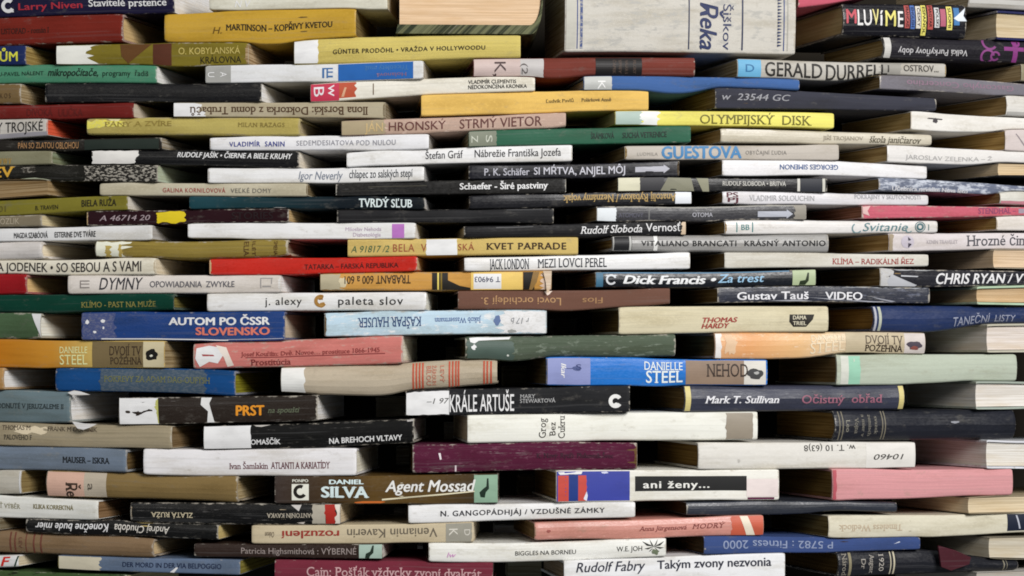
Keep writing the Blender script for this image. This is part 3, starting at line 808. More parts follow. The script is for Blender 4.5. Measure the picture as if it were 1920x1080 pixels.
B(526, 932, (690, 736), (672, 720), 'aa9e8a', 'beige linen hardback with red ring bands and white label', [
    ('p', 527, 571, .03, .97, 'd2cfc8', 'paper_label', 0, 2)] + [('p', x, x + 3.4, .0, 1, 'b05038', 'colour_band') for x in (773, 779, 785, 791, 841, 847, 853, 858, 906, 912, 919)] +
  [('r', 'BÍLOU', 804, .15, .88, 8, 'b46a54', 's'), ('r', 'ŽÁROUN', 814, .15, .88, 7, 'b46a54', 's'), ('r', 'LEVÝ', 829, .15, .8, 7, 'b46a54', 's', 'author_lettering')], 'round', 'cloth', pages='c4b494', wear=.6)
BOOKS[-1].bot = [(526, 736), (620, 741), (720, 742), (765, 733), (932, 720)]
B(223, 595, (745, 796), (741, 789), '2b221c', 'dark brown book with orange title and white illustrated end', [
    ('q', [(224, .02), (296, .02), (294, .3), (298, .98), (225, .98)], 'd2cfc8', 'printed_panel'), ('q', [(282, .1), (296, .06), (298, .95), (288, .92), (294, .5)], 'c4c470', 'printed_panel'), ('blob', 246, 290, .36, .76, '2a2018', 'printed_figure', 21, .5), ('blob', 258, 278, .08, .2, '3a3028', 'printed_figure', 11, .5), ('blob', 234, 246, .45, .6, '3a3028', 'printed_figure', 11, .4),
    ('q', [(377, .02), (397, .02), (392, .25), (402, .98), (388, .98), (390, .55), (376, .3)], 'cfc8c4', 'torn_patch'), ('t', 'PRST', 442, 496, .54, 18, 'd88a24', 'B'), ('t', 'na spoušti', 502, 562, .54, 10, '5c6450', 'is', 'subtitle_lettering')], 'paper', 'gloss', pages='d2d0d4', lip=4, scratch=.5, wear=.9)
B(381, 776, (799, 846), (785, 831), '121212', 'black book with square white label and bold white capitals', [
    ('p', 382, 470, .02, .98, 'd6d5d0', 'paper_label', 0, 1), ('t', 'OMAŠČÍK', 470, 526, .72, 9, 'd8d5d0', 'b', 'author_lettering'), ('t', 'NA BREHOCH VLTAVY', 617, 754, .74, 10, 'd8d5d0', 'b'), ('q', [(476, .03), (508, .03), (490, .1), (480, .08)], 'b0aca6', 'torn_patch'), ('q', [(762, .04), (775, .04), (775, .1), (764, .12)], 'a8a4a0', 'torn_patch')], 'hard', 'matte', pages='d4cfc6', scratch=.4, wear=.8)
B(269, 668, (842, 892), (840, 891), 'c9c7c9', 'white book with small maroon serif lettering, lower left', [
    ('t', 'Ivan Šamlakin', 430, 503, .63, 11, '5c2c34', 's', 'author_lettering'), ('t', 'ATLANTI A KARIATÍDY', 508, 619, .61, 12, '5c2c34', 'ms')], 'hard', 'matte', bulge=2, pages='cfc6b8', lip=2)
B(515, 934, (894, 945), (888, 943), '3a2f22', 'brown thriller book with ice blue capitals and slanted white script', [
    ('p', 547, 579, .28, .88, 'd0ccc0', 'printed_emblem'), ('ring', 563, .56, 13, '201a14', 'printed_emblem', .5, .25), ('t', 'PONPO', 548, 578, .16, 5, 'd0ccc0', 'b', 'printed_emblem'),
    ('t', 'DANIEL', 617, 682, .21, 8, 'c0d2e4', 'B', 'author_lettering'), ('t', 'SILVA', 602, 692, .58, 20, 'c2d4ea', 'Bs', 'author_lettering'), ('t', 'Agent Mossad', 722, 892, .38, 21, 'dcd8c8', 'bi'), ('q', [(716, .82), (890, .56), (890, .60), (716, .88)], 'c8c0a0', 'printed_line'),
    ('blob', 662, 726, .88, 1.0, 'c86a28', 'printed_picture'), ('p', 889, 933, .02, .98, '779a80', 'paper_sticker'), ('q', [(901, .78), (899, .62), (906, .5), (912, .42), (913, .15), (916, .15), (917, .5), (911, .62), (909, .8)], '14281c', 'printed_hand')], 'paper', 'gloss', pages='d4ccb8', lip=3,
  ramp=[(515, '3a302c'), (640, '43321a'), (700, '5a4420'), (800, '54401f'), (934, '33291c')], soft=True)
B(244, 638, (942, 982), (943, 983), '121213', 'black creased book with upside down cream letters and red end', [
    ('t', 'ZLATÁ RUŽA', 283, 362, .6, 9, 'b0a68c', 'sf'), ('t', 'ANTONÍN KAVKA', 500, 584, .55, 8, 'a8a090', 'sf', 'author_lettering'), ('p', 585, 610, .05, .95, 'a09a8c', 'paper_label', 2, 0), ('p', 609, 630, .02, .98, 'b02c22', 'colour_band', 2, 3), ('p', 630, 637, .02, .98, 'ccc4b8', 'colour_band', 3), ('q', [(545, .05), (565, .05), (560, .35)], 'b8b4b0', 'torn_patch'), ('q', [(556, .9), (572, .86), (568, .97)], 'b8b0a8', 'torn_patch')], 'paper', 'gloss', pages='c4b498', scratch=.6, wear=1, lip=2, bulge=3)
B(472, 888, (985, 1020), (980, 1015), 'b9ac90', 'beige book with upside down red and grey lettering', [
    ('t', 'Odeon', 497, 514, .5, 10, '5c5040', 'if', 'printed_emblem'), ('t', 'rozuzlení', 527, 636, .5, 14, '8c2c24', 'bf'), ('t', 'Veniamin Kaverin', 651, 820, .46, 16, '5f574a', 'f', 'author_lettering'), ('p', 836, 884, .02, .98, '8a877a', 'paper_label', 0, 2), ('r', 'K', 850, .3, .65, 16, 'c0bcb0', '', 'shelf_mark'), ('r', 'D', 876, .35, .65, 11, 'c0bcb0', '', 'shelf_mark')], pages='c8beaa', lip=1)
B(364, 717, (1019, 1044), (1021, 1048), '33251f', 'thin dark brown book with chalky lettering and mint sticker', [
    ('t', 'Patricia Highsmithová : VÝBERNÉ', 452, 668, .5, 11, '857a76', '', 'title_lettering', .5), ('p', 673, 716, .03, .97, '97aca0', 'paper_sticker'), ('q', [(684, .95), (686, .65), (694, .5), (698, .1), (701, .1), (700, .6), (694, .8), (692, .97)], '1c2c22', 'printed_hand')], pages='b8b4b0')
B(515, 924, (1050, 1100), (1055, 1104), '6d2a38', 'maroon hardback with pale serif lettering, bottom centre left', [
    ('t', 'Cain: Pošťák vždycky zvoní dvakrát', 575, 903, .42, 17, 'b08a8c', 's', 'title_lettering', .4)], 'hard', 'cloth', pages='b0a898', wear=.3)


# ================================================================== centre and right of the wall
# --- centre
B(1060, 1492, (-75, 96), (-72, 101), 'b9b5ab', 'very thick pale grey cloth hardback with navy script, top edge', [
    ('p', 1062, 1080, .0, 1, 'aaa89c', 'colour_band'), ('p', 1082, 1084, .0, 1, '34487c', 'printed_line'), ('p', 1088, 1093, .0, 1, '34487c', 'printed_line', 0, 0, 0, .8, .6), ('p', 1291, 1293.5, .0, 1, '27304c', 'printed_line'), ('p', 1391, 1394, .0, 1, '27304c', 'printed_line'),
    ('r', 'Řeka', 1329, .455, .965, 31, '1f2c58', 'bi'), ('r', 'Šiškov', 1364, .47, .965, 15, '27335e', '', 'author_lettering'),
    ('p', 1469, 1471, .0, 1, '34487c', 'printed_line'), ('p', 1476, 1478, .0, 1, '9a988e', 'printed_line')] +
  [('q', [(1458, .02 + i * .035), (1466, .03 + i * .035), (1458, .045 + i * .035)], '27345c', 'zigzag_border') for i in range(26)], 'hard', 'cloth', pages='9a8c70', bulge=6, wear=.7, mottle=.5, mcol='a6a49d')
B(888, 1303, (109, 142), (107, 142), '733a32', 'brick red hardback with pink label and black title panel', [
    ('p', 889, 976, .02, .98, 'b09c96', 'paper_label'), ('r', 'K,', 938, .2, .98, 21, '443434', '', 'shelf_mark'), ('p', 976, 1019, .02, .98, 'a8a4a2', 'paper_label', 0, 1), ('r', '(2', 984, .3, .9, 11, '5c5654', '', 'shelf_mark'),
    ('p', 1117, 1204, .0, 1, '191616', 'title_panel')] + [('r', t, x, .15, .9, 5, '5e4e44', 's') for x, t in ((1152, 'ČAPEK'), (1163, 'SPISY'), (1175, 'VÁLKA S'), (1190, 'MLOKY'))], 'round', 'cloth', pages='6a5a44', wear=.3)
BOOKS[-1].bot = [(888, 142), (990, 144), (1040, 148), (1095, 143), (1303, 142)]
B(1095, 1499, (141, 167), (147, 168), '44659c', 'faded blue cloth hardback with grey label, right of centre', [
    ('p', 1096, 1147, .02, .98, 'a8aaa6', 'paper_label', 0, 1), ('r', 'K', 1128, .35, .98, 14, 'd8d8d4', '', 'shelf_mark')], 'hard', 'cloth', pages='b8b0a0', wear=.4)
BOOKS[-1].bot = [(1095, 168), (1210, 171), (1250, 176), (1300, 175), (1340, 163), (1499, 168)]
B(790, 1216, (177, 218), (168, 206), 'd0a63a', 'golden yellow cloth hardback with two tiny black words', [
    ('t', 'Ľudvík Pavlů', 1024, 1076, .46, 6, '4a3a14', 's', 'author_lettering'), ('t', 'Polárkové Anně', 1090, 1146, .46, 6, '33280e', 'ms')], 'hard', 'cloth', bulge=1, pages='a49468', wear=.3)
B(640, 1061, (226, 255), (211, 237), 'a78c7c', 'dusty pink grained book with brown thin capitals', [
    ('p', 641, 722, .03, .97, '9a8c70', 'paper_label', 0, 4), ('t', 'JÁN', 684, 718, .52, 16, 'b8a070', '', 'author_lettering', .4), ('t', 'HRONSKÝ', 729, 836, .5, 16, '5a302c', '', 'author_lettering'), ('t', 'STRMÝ VIETOR', 862, 1016, .5, 17, '5c3430', '')], 'hard', 'cloth', bulge=1.5, pages='8a7c60', mottle=.3, mcol='c0a898')
B(879, 1295, (245, 274), (236, 267), '2c5d47', 'dark green paperback with grey label and black lettering', [
    ('p', 880, 931, .02, .98, '737868', 'paper_label', 0, 1), ('r', 'Z', 890, .3, .75, 12, 'b0b4a4', '', 'shelf_mark'), ('r', 'S', 917, .3, .75, 12, 'b0b4a4', '', 'shelf_mark'), ('t', 'ŠRÁMKOVÁ', 1108, 1152, .5, 10, '12241c', 'bs', 'author_lettering'), ('t', 'SUCHÁ VETRENICE', 1167, 1250, .5, 10, '12241c', 'bs')], pages='8a8468')
B(650, 1073, (286, 312), (271, 302), 'dbd8d2', 'white paperback with condensed black lettering, centre', [
    ('t', 'Štefan Gráf', 798, 868, .42, 14, '26262a', '', 'author_lettering'), ('t', 'Nábrežie Františka Jozefa', 890, 1052, .42, 14, '26262a', '')], pages='a8a292')
B(879, 1274, (310, 336), (302, 330), '1a1a21', 'black paperback with grey capitals and a grey arrow', [
    ('t', 'P. K. Schäfer', 908, 993, .5, 13, 'a2a2ac', 'm', 'author_lettering'), ('t', 'SI MŔTVA, ANJEL MÔJ', 1001, 1172, .47, 14, 'b2b2bc', 'm'), ('arrow', 1191, 1256, .5, 16, 'a4a4ae')], pages='5a5040', finish='gloss')
B(630, 1061, (345, 368), (333, 362), '1c1b1a', 'black paperback with bold white script, centre', [
    ('t', 'Schaefer - Širé pastviny', 862, 1028, .45, 12, 'dedad4', 'bs'), ('p', 690, 800, .3, .36, '3c3a30', 'crease'), ('p', 640, 760, .6, .64, '302e28', 'crease')], pages='cfcac0', finish='gloss', lip=0, scratch=.2)
B(880, 1297, (367, 392), (357, 383), '1a1a1e', 'black paperback with upside down gold lettering and white square', [
    ('t', 'Anatolij Rybakov / Neznámy vojak', 1056, 1268, .45, 14, 'a98a44', 'msf'), ('p', 1266, 1296, .04, .92, 'ccd0d6', 'paper_label')], pages='4a4236', finish='gloss')
B(1158, 1551, (331, 359), (334, 359), '161618', 'black paperback with cream torn end and white cross lines', [
    ('p', 1159, 1200, .02, .98, 'c0bda0', 'torn_patch', 0, 1), ('p', 1200, 1245, .02, .98, '2c2c30', 'torn_patch'), ('q', [(1252, .05), (1296, .05), (1302, .98), (1238, .98)], '7d7c68', 'torn_patch'), ('q', [(1306, .05), (1328, .05), (1330, .98), (1318, .98)], '85846c', 'torn_patch'), ('t', 'RUDOLF SLOBODA • BRITVA', 1355, 1473, .42, 8, 'b4b2aa', 'b'), ('p', 1495, 1500, .0, 1, 'c0beb4', 'colour_band'), ('p', 1501, 1541, .04, .96, '1f222c', 'colour_band'), ('p', 1542, 1547, .0, 1, 'bcbaae', 'colour_band')], pages='463c2a')
B(1355, 1741, (356, 382), (366, 384), 'cac8cc', 'white paperback with dark red monogram, lettering half hidden', [
    ('t', 'PS', 1362, 1384, .28, 9, '5c2c38', 'b', 'printed_emblem'), ('t', 'PJ', 1364, 1384, .68, 8, '5c2c38', 'b', 'printed_emblem'), ('t', 'VLADIMIR SOLOUCHIN', 1405, 1527, .5, 10, '9a9a9c', '', 'author_lettering'), ('t', 'POKRAJINY V SKUTOČNOSTI', 1602, 1726, .25, 8, '8a8a90', '')], pages='503f28')
B(870, 1286, (424, 446), (412, 440), '19191b', 'black paperback with white italic lettering, centre', [
    ('t', 'Rudolf Sloboda', 1088, 1204, .5, 14, 'cfcfcf', 'is', 'author_lettering'), ('t', 'Vernosť', 1211, 1276, .42, 15, 'cfcfcf', ''), ('p', 1279, 1286, .02, .98, 'c0a888', 'torn_patch', 2), ('p', 930, 1000, .12, .2, '48484a', 'rubbed_edge')], pages='b4a484')
B(1119, 1512, (387, 415), (383, 411), '36363b', 'charcoal paperback with worn rim and pale blue grey arrow', [
    ('p', 1120, 1155, .12, .97, 'c4cace', 'paper_label', 0, 2), ('t', 'ATÓMOVÝ', 1160, 1206, .6, 8, '585866', '', 'author_lettering'), ('t', 'OTOMA', 1298, 1336, .55, 8, '9898a0', 'b'), ('p', 1216, 1218, .1, .95, '70706e', 'crease'), ('p', 1156, 1500, .0, .12, '8c8a82', 'rubbed_edge', 0, 0, .03, .4), ('arrow', 1421, 1487, .62, 17, 'a2a6b2'), ('p', 1489, 1511, .02, .98, '8a8478', 'torn_patch', 4, 0)], pages='5a4a32', wear=1, scratch=.5)
B(652, 1084, (450, 481), (443, 476), 'b59b4a', 'ochre cloth hardback with brown capitals and white paper patch', [
    ('t', 'A 91817 /2', 658, 730, .56, 12, '3c5a3c', 'i', 'shelf_mark'), ('t', 'BELA  V', 737, 800, .52, 14, '8e4a30', 'w', 'author_lettering'), ('p', 799, 857, .0, 1, 'd6d4d0', 'paper_label', 1, 1), ('t', 'SKÁ', 859, 889, .52, 12, '8e4a30', 'w', 'author_lettering'), ('t', 'KVET PAPRADE', 912, 1062, .5, 12, '33200e', 'bsw')], 'hard', 'cloth', bulge=1.5, pages='57482c', wear=.4)
B(871, 1294, (483, 507), (473, 504), 'd4d5dc', 'cool white paperback with tall condensed lettering, centre', [
    ('t', 'JACK LONDON', 918, 992, .5, 19, '2c3038', 's', 'author_lettering'), ('t', 'MEZI LOVCI PEREL', 1008, 1138, .5, 17, '2c3038', 's')], pages='7c766c')
B(859, 1256, (546, 579), (541, 570), '6c4d41', 'brown cloth hardback with upside down gold lettering', [
    ('t', 'Flos', 1092, 1130, .55, 11, '9c7448', 'f', 'author_lettering'), ('t', 'Lovci orchidejí 3.', 902, 1052, .55, 13, 'a67c4c', 'f'), ('q', [(1020, .0), (1036, .0), (1030, .2), (1026, .25)], 'd0bcac', 'torn_patch')], 'hard', 'cloth', bulge=1, pages='3c3020', wear=.3)
BOOKS[-1].bot = [(859, 579), (1000, 580), (1060, 583), (1150, 575), (1256, 570)]
B(873, 1267, (631, 674), (626, 668), '545f50', 'grey green cloth hardback with torn white upper corner', [
    ('q', [(880, .06), (895, .02), (920, .04), (958, .02), (955, .12), (925, .15), (898, .18), (890, .3), (882, .24)], 'd0d2cc', 'torn_patch'), ('blob', 883, 894, .32, .62, 'd0d2cc', 'torn_patch', 13, .5), ('p', 876, 962, .2, .95, '4a5a52', 'rubbed_patch', 2, 4), ('blob', 950, 955, .72, .82, 'c0c4bc', 'torn_patch')], 'round', 'cloth', pages='4c4226', streak=.35, wear=.7, bulge=7, mottle=.35, mcol='727c6e')
BOOKS[-1].bot = [(873, 674), (920, 677), (980, 677), (1030, 668), (1267, 668)]
B(1025, 1439, (668, 722), (675, 722), '1b70c6', 'thick bright blue and tan book with white serif capitals', [
    ('p', 1027, 1107, .02, .98, '7b84b6', 'paper_label'), ('r', 'Ikar', 1057, .22, .74, 9, 'dcdce8', 'ib', 'printed_emblem'), ('blob', 1072, 1092, .3, .5, '4a5684', 'shelf_mark'), ('t', 'S', 1080, 1090, .35, 10, '2e3a70', '', 'shelf_mark'), ('t', '–', 1062, 1076, .38, 10, '2e3a70', '', 'shelf_mark'),
    ('t', 'DANIELLE', 1208, 1280, .27, 15, 'd8e4f0', 's', 'author_lettering'), ('t', 'STEEL', 1211, 1280, .66, 22, 'd8e4f0', 'ms', 'author_lettering'), ('p', 1286, 1396, .0, 1, '8b7562', 'colour_band'), ('t', 'NEHOD', 1325, 1402, .42, 24, '35281f', 's'), ('p', 1395, 1436, .04, .97, 'c8c4ba', 'printed_panel'), ('blob', 1399, 1434, .32, .8, '3c3c3c', 'printed_picture', 17, .3), ('blob', 1412, 1424, .45, .58, 'a0a09c', 'printed_picture')], 'paper', 'gloss', bulge=2, pages='3c3424')
BOOKS[-1].bot = [(1025, 722), (1180, 722), (1240, 724), (1290, 720), (1439, 722)]
B(761, 1181, (731, 781), (723, 773), '1a1b1e', 'black book with tall white condensed capitals and white label', [
    ('p', 762, 842, .05, .97, 'd8d6d2', 'paper_label', 0, 0, .03), ('t', '–1 97', 800, 842, .45, 10, '4a4a48', 'i', 'shelf_mark'), ('t', 'KRÁLE ARTUŠE', 843, 964, .55, 31, 'dcdad6', ''), ('t', 'MARY', 975, 1004, .32, 7, '9a9a9a', 's', 'author_lettering'), ('t', 'STEWARTOVÁ', 975, 1042, .5, 7, '9a9a9a', 's', 'author_lettering'), ('ring', 1154, .58, 13, 'dcdad6', 'printed_emblem', .45, .18), ('blob', 1149, 1160, .62, .85, 'dcdad6', 'printed_emblem')], 'hard', 'matte', bulge=1, pages='3c301c', wear=.6)
B(877, 1421, (777, 830), (772, 825), 'd9d5ca', 'long cream white book with stacked vertical lettering, taupe end', [
    ('r', 'Grog', 1017, .14, .86, 13, '2c2620', 'us'), ('r', 'Bez', 1036, .3, .8, 11, '2c2620', 'us'), ('r', 'Cukru', 1053, .08, .88, 12, '2c2620', 'us'), ('p', 1361, 1412, .02, .98, '8f8473', 'paper_label', 2, 1)], 'hard', 'matte', bulge=3, pages='c8b894', wear=.4, lip=1)
B(774, 1195, (834, 887), (830, 880), '501d34', 'maroon scratched hardback with faint black lettering', [
    ('t', 'K. Nový: Rytíři  Plukovník Švec', 1006, 1150, .48, 9, '2c1020', 's', 'title_lettering', .4), ('q', [(822, .3), (826, .3), (828, .52), (825, .54)], 'd0c0c4', 'scratch'), ('q', [(853, .75), (856, .75), (856, .97), (853, .97)], 'c4b4b8', 'scratch')], 'paper', 'cloth', bulge=5, pages='6a5234', scratch=.75, wear=.9, mottle=.3, mcol='6b3f50')
B(1043, 1461, (883, 942), (881, 937), 'd9d6cc', 'white book with red and blue striped end, black title bar', [
    ('p', 1044, 1181, .0, 1, '36409a', 'colour_band', 0, 0), ('p', 1046, 1066, .16, .98, 'bf4438', 'colour_band'), ('p', 1066, 1084, .1, .98, '16347c', 'colour_band'), ('p', 1084, 1100, .16, .98, 'bf4438', 'colour_band', 0, 1), ('q', [(1046, .06), (1092, .04), (1090, .12), (1050, .14)], 'd8d4d8', 'torn_patch'), ('blob', 1126, 1142, .04, .12, 'b8bcd8', 'torn_patch'), ('q', [(1094, .9), (1100, .66), (1102, .8), (1100, .98)], 'c4c8e0', 'torn_patch'),
    ('p', 1191, 1400, .2, .68, '161616', 'title_panel'), ('t', 'ani ženy...', 1206, 1330, .47, 13, 'e2dfd8', 'bw'), ('p', 1402, 1452, .9, .965, '5c1c40', 'printed_line'), ('p', 1400, 1459, .3, .88, 'd6c8c4', 'colour_panel')], 'hard', 'matte', bulge=1, pages='3e3018', wear=.7)
B(766, 1191, (948, 981), (942, 970), 'd1d0d6', 'white paperback with spaced dark sans capitals, low centre', [
    ('t', 'N. GANGOPÁDHJÁJ / VZDUŠNÉ ZÁMKY', 826, 1134, .5, 9, '26262c', 'bw')], pages='8a8476')
B(1003, 1432, (981, 1014), (966, 1003), 'c38072', 'salmon pink book with orange end and cream stripe', [
    ('t', 'Anna Jürgensová', 1198, 1288, .48, 8, '7a3430', 'is', 'author_lettering'), ('t', 'MODRÝ', 1298, 1360, .46, 9, '7a3430', 'isw'), ('p', 1372, 1431, .02, .98, 'c4573a', 'paper_label', 2, 0), ('q', [(1387, .02), (1402, .02), (1416, .98), (1400, .98)], 'd8ccb4', 'printed_stripe'), ('blob', 1024, 1034, .4, .6, '9a544c', 'stain')], 'paper', 'matte', bulge=4, pages='4a3c28', wear=.8, mottle=.15, mcol='cc9080')
B(804, 1249, (1019, 1056), (1010, 1044), 'd1cfc8', 'white paperback with black palm drawing, bottom centre', [
    ('t', 'BIGGLES NA BORNEU', 966, 1080, .55, 8, '33332f', ''), ('t', 'W.E. JOH', 1156, 1204, .5, 9, '33332f', '', 'author_lettering'), ('t', 'lw', 838, 855, .62, 9, 'b878b0', 'i', 'shelf_mark')] +
  [('q', [(1226, .42), (1226 + dx, .42 + dv), (1226 + dx * .6, .52 + dv * .5)], '1c211a', 'palm_drawing') for dx, dv in ((-22, -.3), (-18, .1), (-8, -.4), (8, -.42), (20, -.28), (19, .08), (10, .3), (-10, .28))] + [('blob', 1218, 1238, .5, .95, '6a745c', 'palm_drawing', 17, .6)], pages='3a3426', wear=.7)
B(1058, 1472, (1052, 1094), (1036, 1084), 'd6d7db', 'white book with dark blue italic lettering, bottom edge', [
    ('t', 'Rudolf Fabry', 1080, 1210, .32, 18, '2a2d3c', 'mi', 'author_lettering'), ('t', 'Takým zvony nezvonia', 1232, 1446, .32, 16, '2a2d3c', 'b')], 'hard', 'matte', bulge=1, pages='60564a')

# --- right
B(1498, 1640, [(1498, -26), (1640, -38)], [(1498, 15), (1565, 3), (1640, -6)], 'c4566a', 'pink red corner of a book at the top edge', [], pages='8a5a50', length=200)
B(1582, 1812, (6, 66), (8, 73), '14131a', 'short thick glossy black book with rainbow coloured lettering', [
    ('t', 'M', 1587, 1606, .40, 26, 'c4505c', 'b'), ('t', 'LU', 1608, 1634, .43, 29, 'd8d6d4', 'm'), ('t', 'V', 1636, 1648, .41, 29, 'd6cc70', 'm'), ('t', 'í', 1650, 1656, .43, 29, 'd8d6d4', 'm'), ('t', 'M', 1660, 1680, .45, 29, 'd6cc50', 'm'), ('t', 'E', 1684, 1694, .47, 29, 'd8d6d4', 'm')] +
  [('p', x, x + w_, a, b, c, 'colour_stripe') for x, w_, a, b, c in ((1697, 9, .04, .74, 'b0504c'), (1708, 8, .04, .76, '4a6cae'), (1718, 9, .06, .74, 'cfc8b8'), (1728, 9, .02, .94, 'd6cc38'), (1740, 10, .02, .76, 'b25048'), (1753, 9, .1, .7, 'c4c4c4'), (1764, 10, .14, .66, 'b05a70'), (1776, 10, .06, .76, 'd0c440'), (1789, 10, .1, .62, '3c78b0'))] +
  [('r', t, x, a, b, 5, c, 'b', 'small_lettering') for t, x, a, b, c in (('FRANCAIS', 1702, .08, .7, '3c1414'), ('ENGLISH', 1712, .1, .7, '16244c'), ('ČESKY', 1723, .12, .68, '2c2c2c'), ('ESPAÑOL', 1733, .08, .9, '3c3410'), ('MAGYAR', 1745, .06, .7, '3a1010'), ('POLSKI', 1758, .14, .66, '2a2a2a'), ('SUOMI', 1781, .1, .7, '3c3410'))] + [('q', [(1794, .34), (1811, .1), (1806, .34), (1812, .5), (1796, .5), (1788, .42)], 'ccd4dc', 'printed_star')], 'round', 'gloss', bulge=7, pages='7a6a4c')
B(1658, None, [(1658, 66), (1920, 77)], [(1658, 108), (1920, 118)], '242228', 'glossy black book with upside down white letters, magenta marks', [
    ('p', 1659, 1671, .02, .98, 'c0beb8', 'colour_band'), ('t', 'Velká Purkyňovy doby', 1684, 1815, .66, 11, 'b4b2b4', 'mf'), ('ring', 1856, .15, 14, '84407c', 'printed_mark', .7, .4), ('ring', 1852, .76, 13, '8a4482', 'printed_mark', .7, .1), ('ring', 1866, .74, 9, '8a4482', 'printed_mark', .6, .1), ('p', 1882, 1920, .3, .48, '8a3c80', 'printed_mark'), ('p', 1899, 1908, .0, .98, '8a3c80', 'printed_mark'), ('ring', 1906, .1, 8, '8a3c80', 'printed_mark', .5)], 'round', 'gloss', bulge=8, pages='6a5c40')
B(1383, 1775, (110, 145), (119, 144), 'aba79e', 'pale grey book with large black capitals and sky blue label', [
    ('p', 1384, 1427, .02, .98, '4c9cc4', 'paper_label'), ('t', 'D', 1398, 1414, .5, 14, '2c6c9c', '', 'shelf_mark'), ('t', 'GERALD', 1434, 1542, .52, 26, '221f1c', 'm', 'author_lettering'), ('t', 'DURRELL', 1549, 1664, .58, 25, '221f1c', 'm', 'author_lettering'), ('p', 1650, 1690, .02, .98, '8f8c84', 'paper_label', 4, 2), ('p', 1664, 1667, .2, .8, '3c3a36', 'printed_line'), ('t', 'OSTROV...', 1694, 1760, .42, 12, '44403c', 'm')], pages='6a5e44', wear=.6)
BOOKS[-1].bot = [(1383, 145), (1500, 148), (1580, 150), (1645, 139), (1775, 145)]
B(1342, 1756, [(1342, 163), (1756, 184)], [(1342, 203), (1756, 208)], '3d3e48', 'dark slate cloth book with chalk handwriting', [
    ('t', 'w  23544 GC', 1354, 1482, .42, 12, '8a8a90', 'i', 'shelf_mark', .5)], 'paper', 'cloth', bulge=3, pages='504430', wear=.5)
B(1650, None, [(1650, 139), (1920, 158)], [(1650, 167), (1920, 184)], '75727a', 'grey paperback with dim pinkish upside down letters', [
    ('t', 'Gasconyho Concertino', 1700, 1900, .5, 11, '8f7284', 'f', 'title_lettering', .5)], pages='5a4c34', finish='gloss', wear=.7)
B(1154, 1564, (208, 234), (212, 241), 'd9cf3a', 'lemon yellow book with olive thin capitals', [
    ('p', 1155, 1206, .02, .98, '95aaa0', 'torn_patch', 0, 4), ('p', 1203, 1236, .02, .98, 'd2d4d0', 'torn_patch', 5, 5), ('t', 'OLYMPIJSKÝ  DISK', 1312, 1522, .55, 17, '6f6820', 's')], pages='b0a468', finish='matte')
B(1352, 1747, (241, 267), (253, 273), 'bcb49f', 'cream book with faint grey and dark serif lettering', [
    ('t', 'JIŘÍ TROJANOV', 1543, 1619, .52, 7, '8c8270', 's', 'author_lettering', .5), ('t', 'škola janičiarov', 1630, 1727, .56, 12, '4c4634', 'si'), ('p', 1362, 1452, .0, .2, 'd0cabc', 'rubbed_edge', 0, 8, .05)], 'paper', 'matte', pages='6a5a3e', wear=.8)
B(1709, None, [(1709, 208), (1920, 220)], [(1709, 243), (1790, 245), (1860, 246), (1890, 240), (1920, 241)], 'd8d5ce', 'white book with a tiny dark ornament, right edge', [
    ('p', 1740, 1768, .3, .37, '4a4648', 'printed_emblem', 2, 2), ('blob', 1748, 1760, .26, .6, '4a4648', 'printed_emblem')], pages='6c5c3c')
B(1172, 1573, (273, 299), (271, 299), 'ada59a', 'greyish beige paperback with large blue capitals', [
    ('t', 'LUDMILA', 1195, 1233, .6, 6, '8a847c', 'w', 'author_lettering'), ('t', 'GUESTOVA', 1240, 1391, .48, 22, '3f7eb0', 'B', 'author_lettering'), ('t', 'OBYČAJNÍ ĽUDIA', 1398, 1475, .5, 7, '77726c', 'w')], pages='52462e', wear=.6)
B(1355, 1738, (298, 329), (311, 334), 'd7d6d8', 'bright white paperback with small upside down blue lettering', [
    ('t', 'GEORGES SIMENON', 1462, 1571, .44, 9, '4a6494', 'bf')], pages='52432a', finish='gloss')
B(1664, None, [(1664, 272), (1920, 286)], [(1664, 304), (1830, 310), (1870, 305), (1920, 309)], 'd1ceca', 'white paperback with very faint grey lettering, right edge', [
    ('t', 'JAROSLAV ZELENKA – Ž', 1698, 1860, .66, 8, 'a4a2a0', '')], pages='6a5a3c')
B(1649, 1965, [(1649, 334), (1850, 345), (1920, 350)], [(1649, 357), (1850, 366), (1920, 368)], '697186', 'mottled grey blue book with white letters along its bottom', [
    ('t', 'Učebnica nevidím Nova leto', 1672, 1815, .82, 8, 'c4c4c8', 'bs')], pages='4a3e28', mottle=.8, mcol='b4bac6', finish='gloss')
B(1360, 1758, (411, 438), (414, 435), 'cecbc8', 'white paperback with teal curly title and flower', [
    ('p', 1381, 1383, .15, .85, '3c7c7c', 'printed_emblem'), ('p', 1410, 1412, .15, .85, '3c7c7c', 'printed_emblem'), ('t', 'BB', 1390, 1405, .5, 10, '3c7c7c', '', 'printed_emblem'), ('t', 'Svitanie', 1618, 1702, .5, 15, '5c8288', 'i'), ('ring', 1607, .6, 10, '6a8c92', 'printed_flourish', .75, .4), ('ring', 1704, .7, 7, '6a8c92', 'printed_flourish', .7, .4), ('ring', 1725, .5, 7, '4c7076', 'printed_flower', .5), ('ring', 1725, .5, 10, '4c7076', 'printed_flower', .85), ('p', 1740, 1742, .3, .8, '6a8080', 'printed_emblem')], pages='58482c')
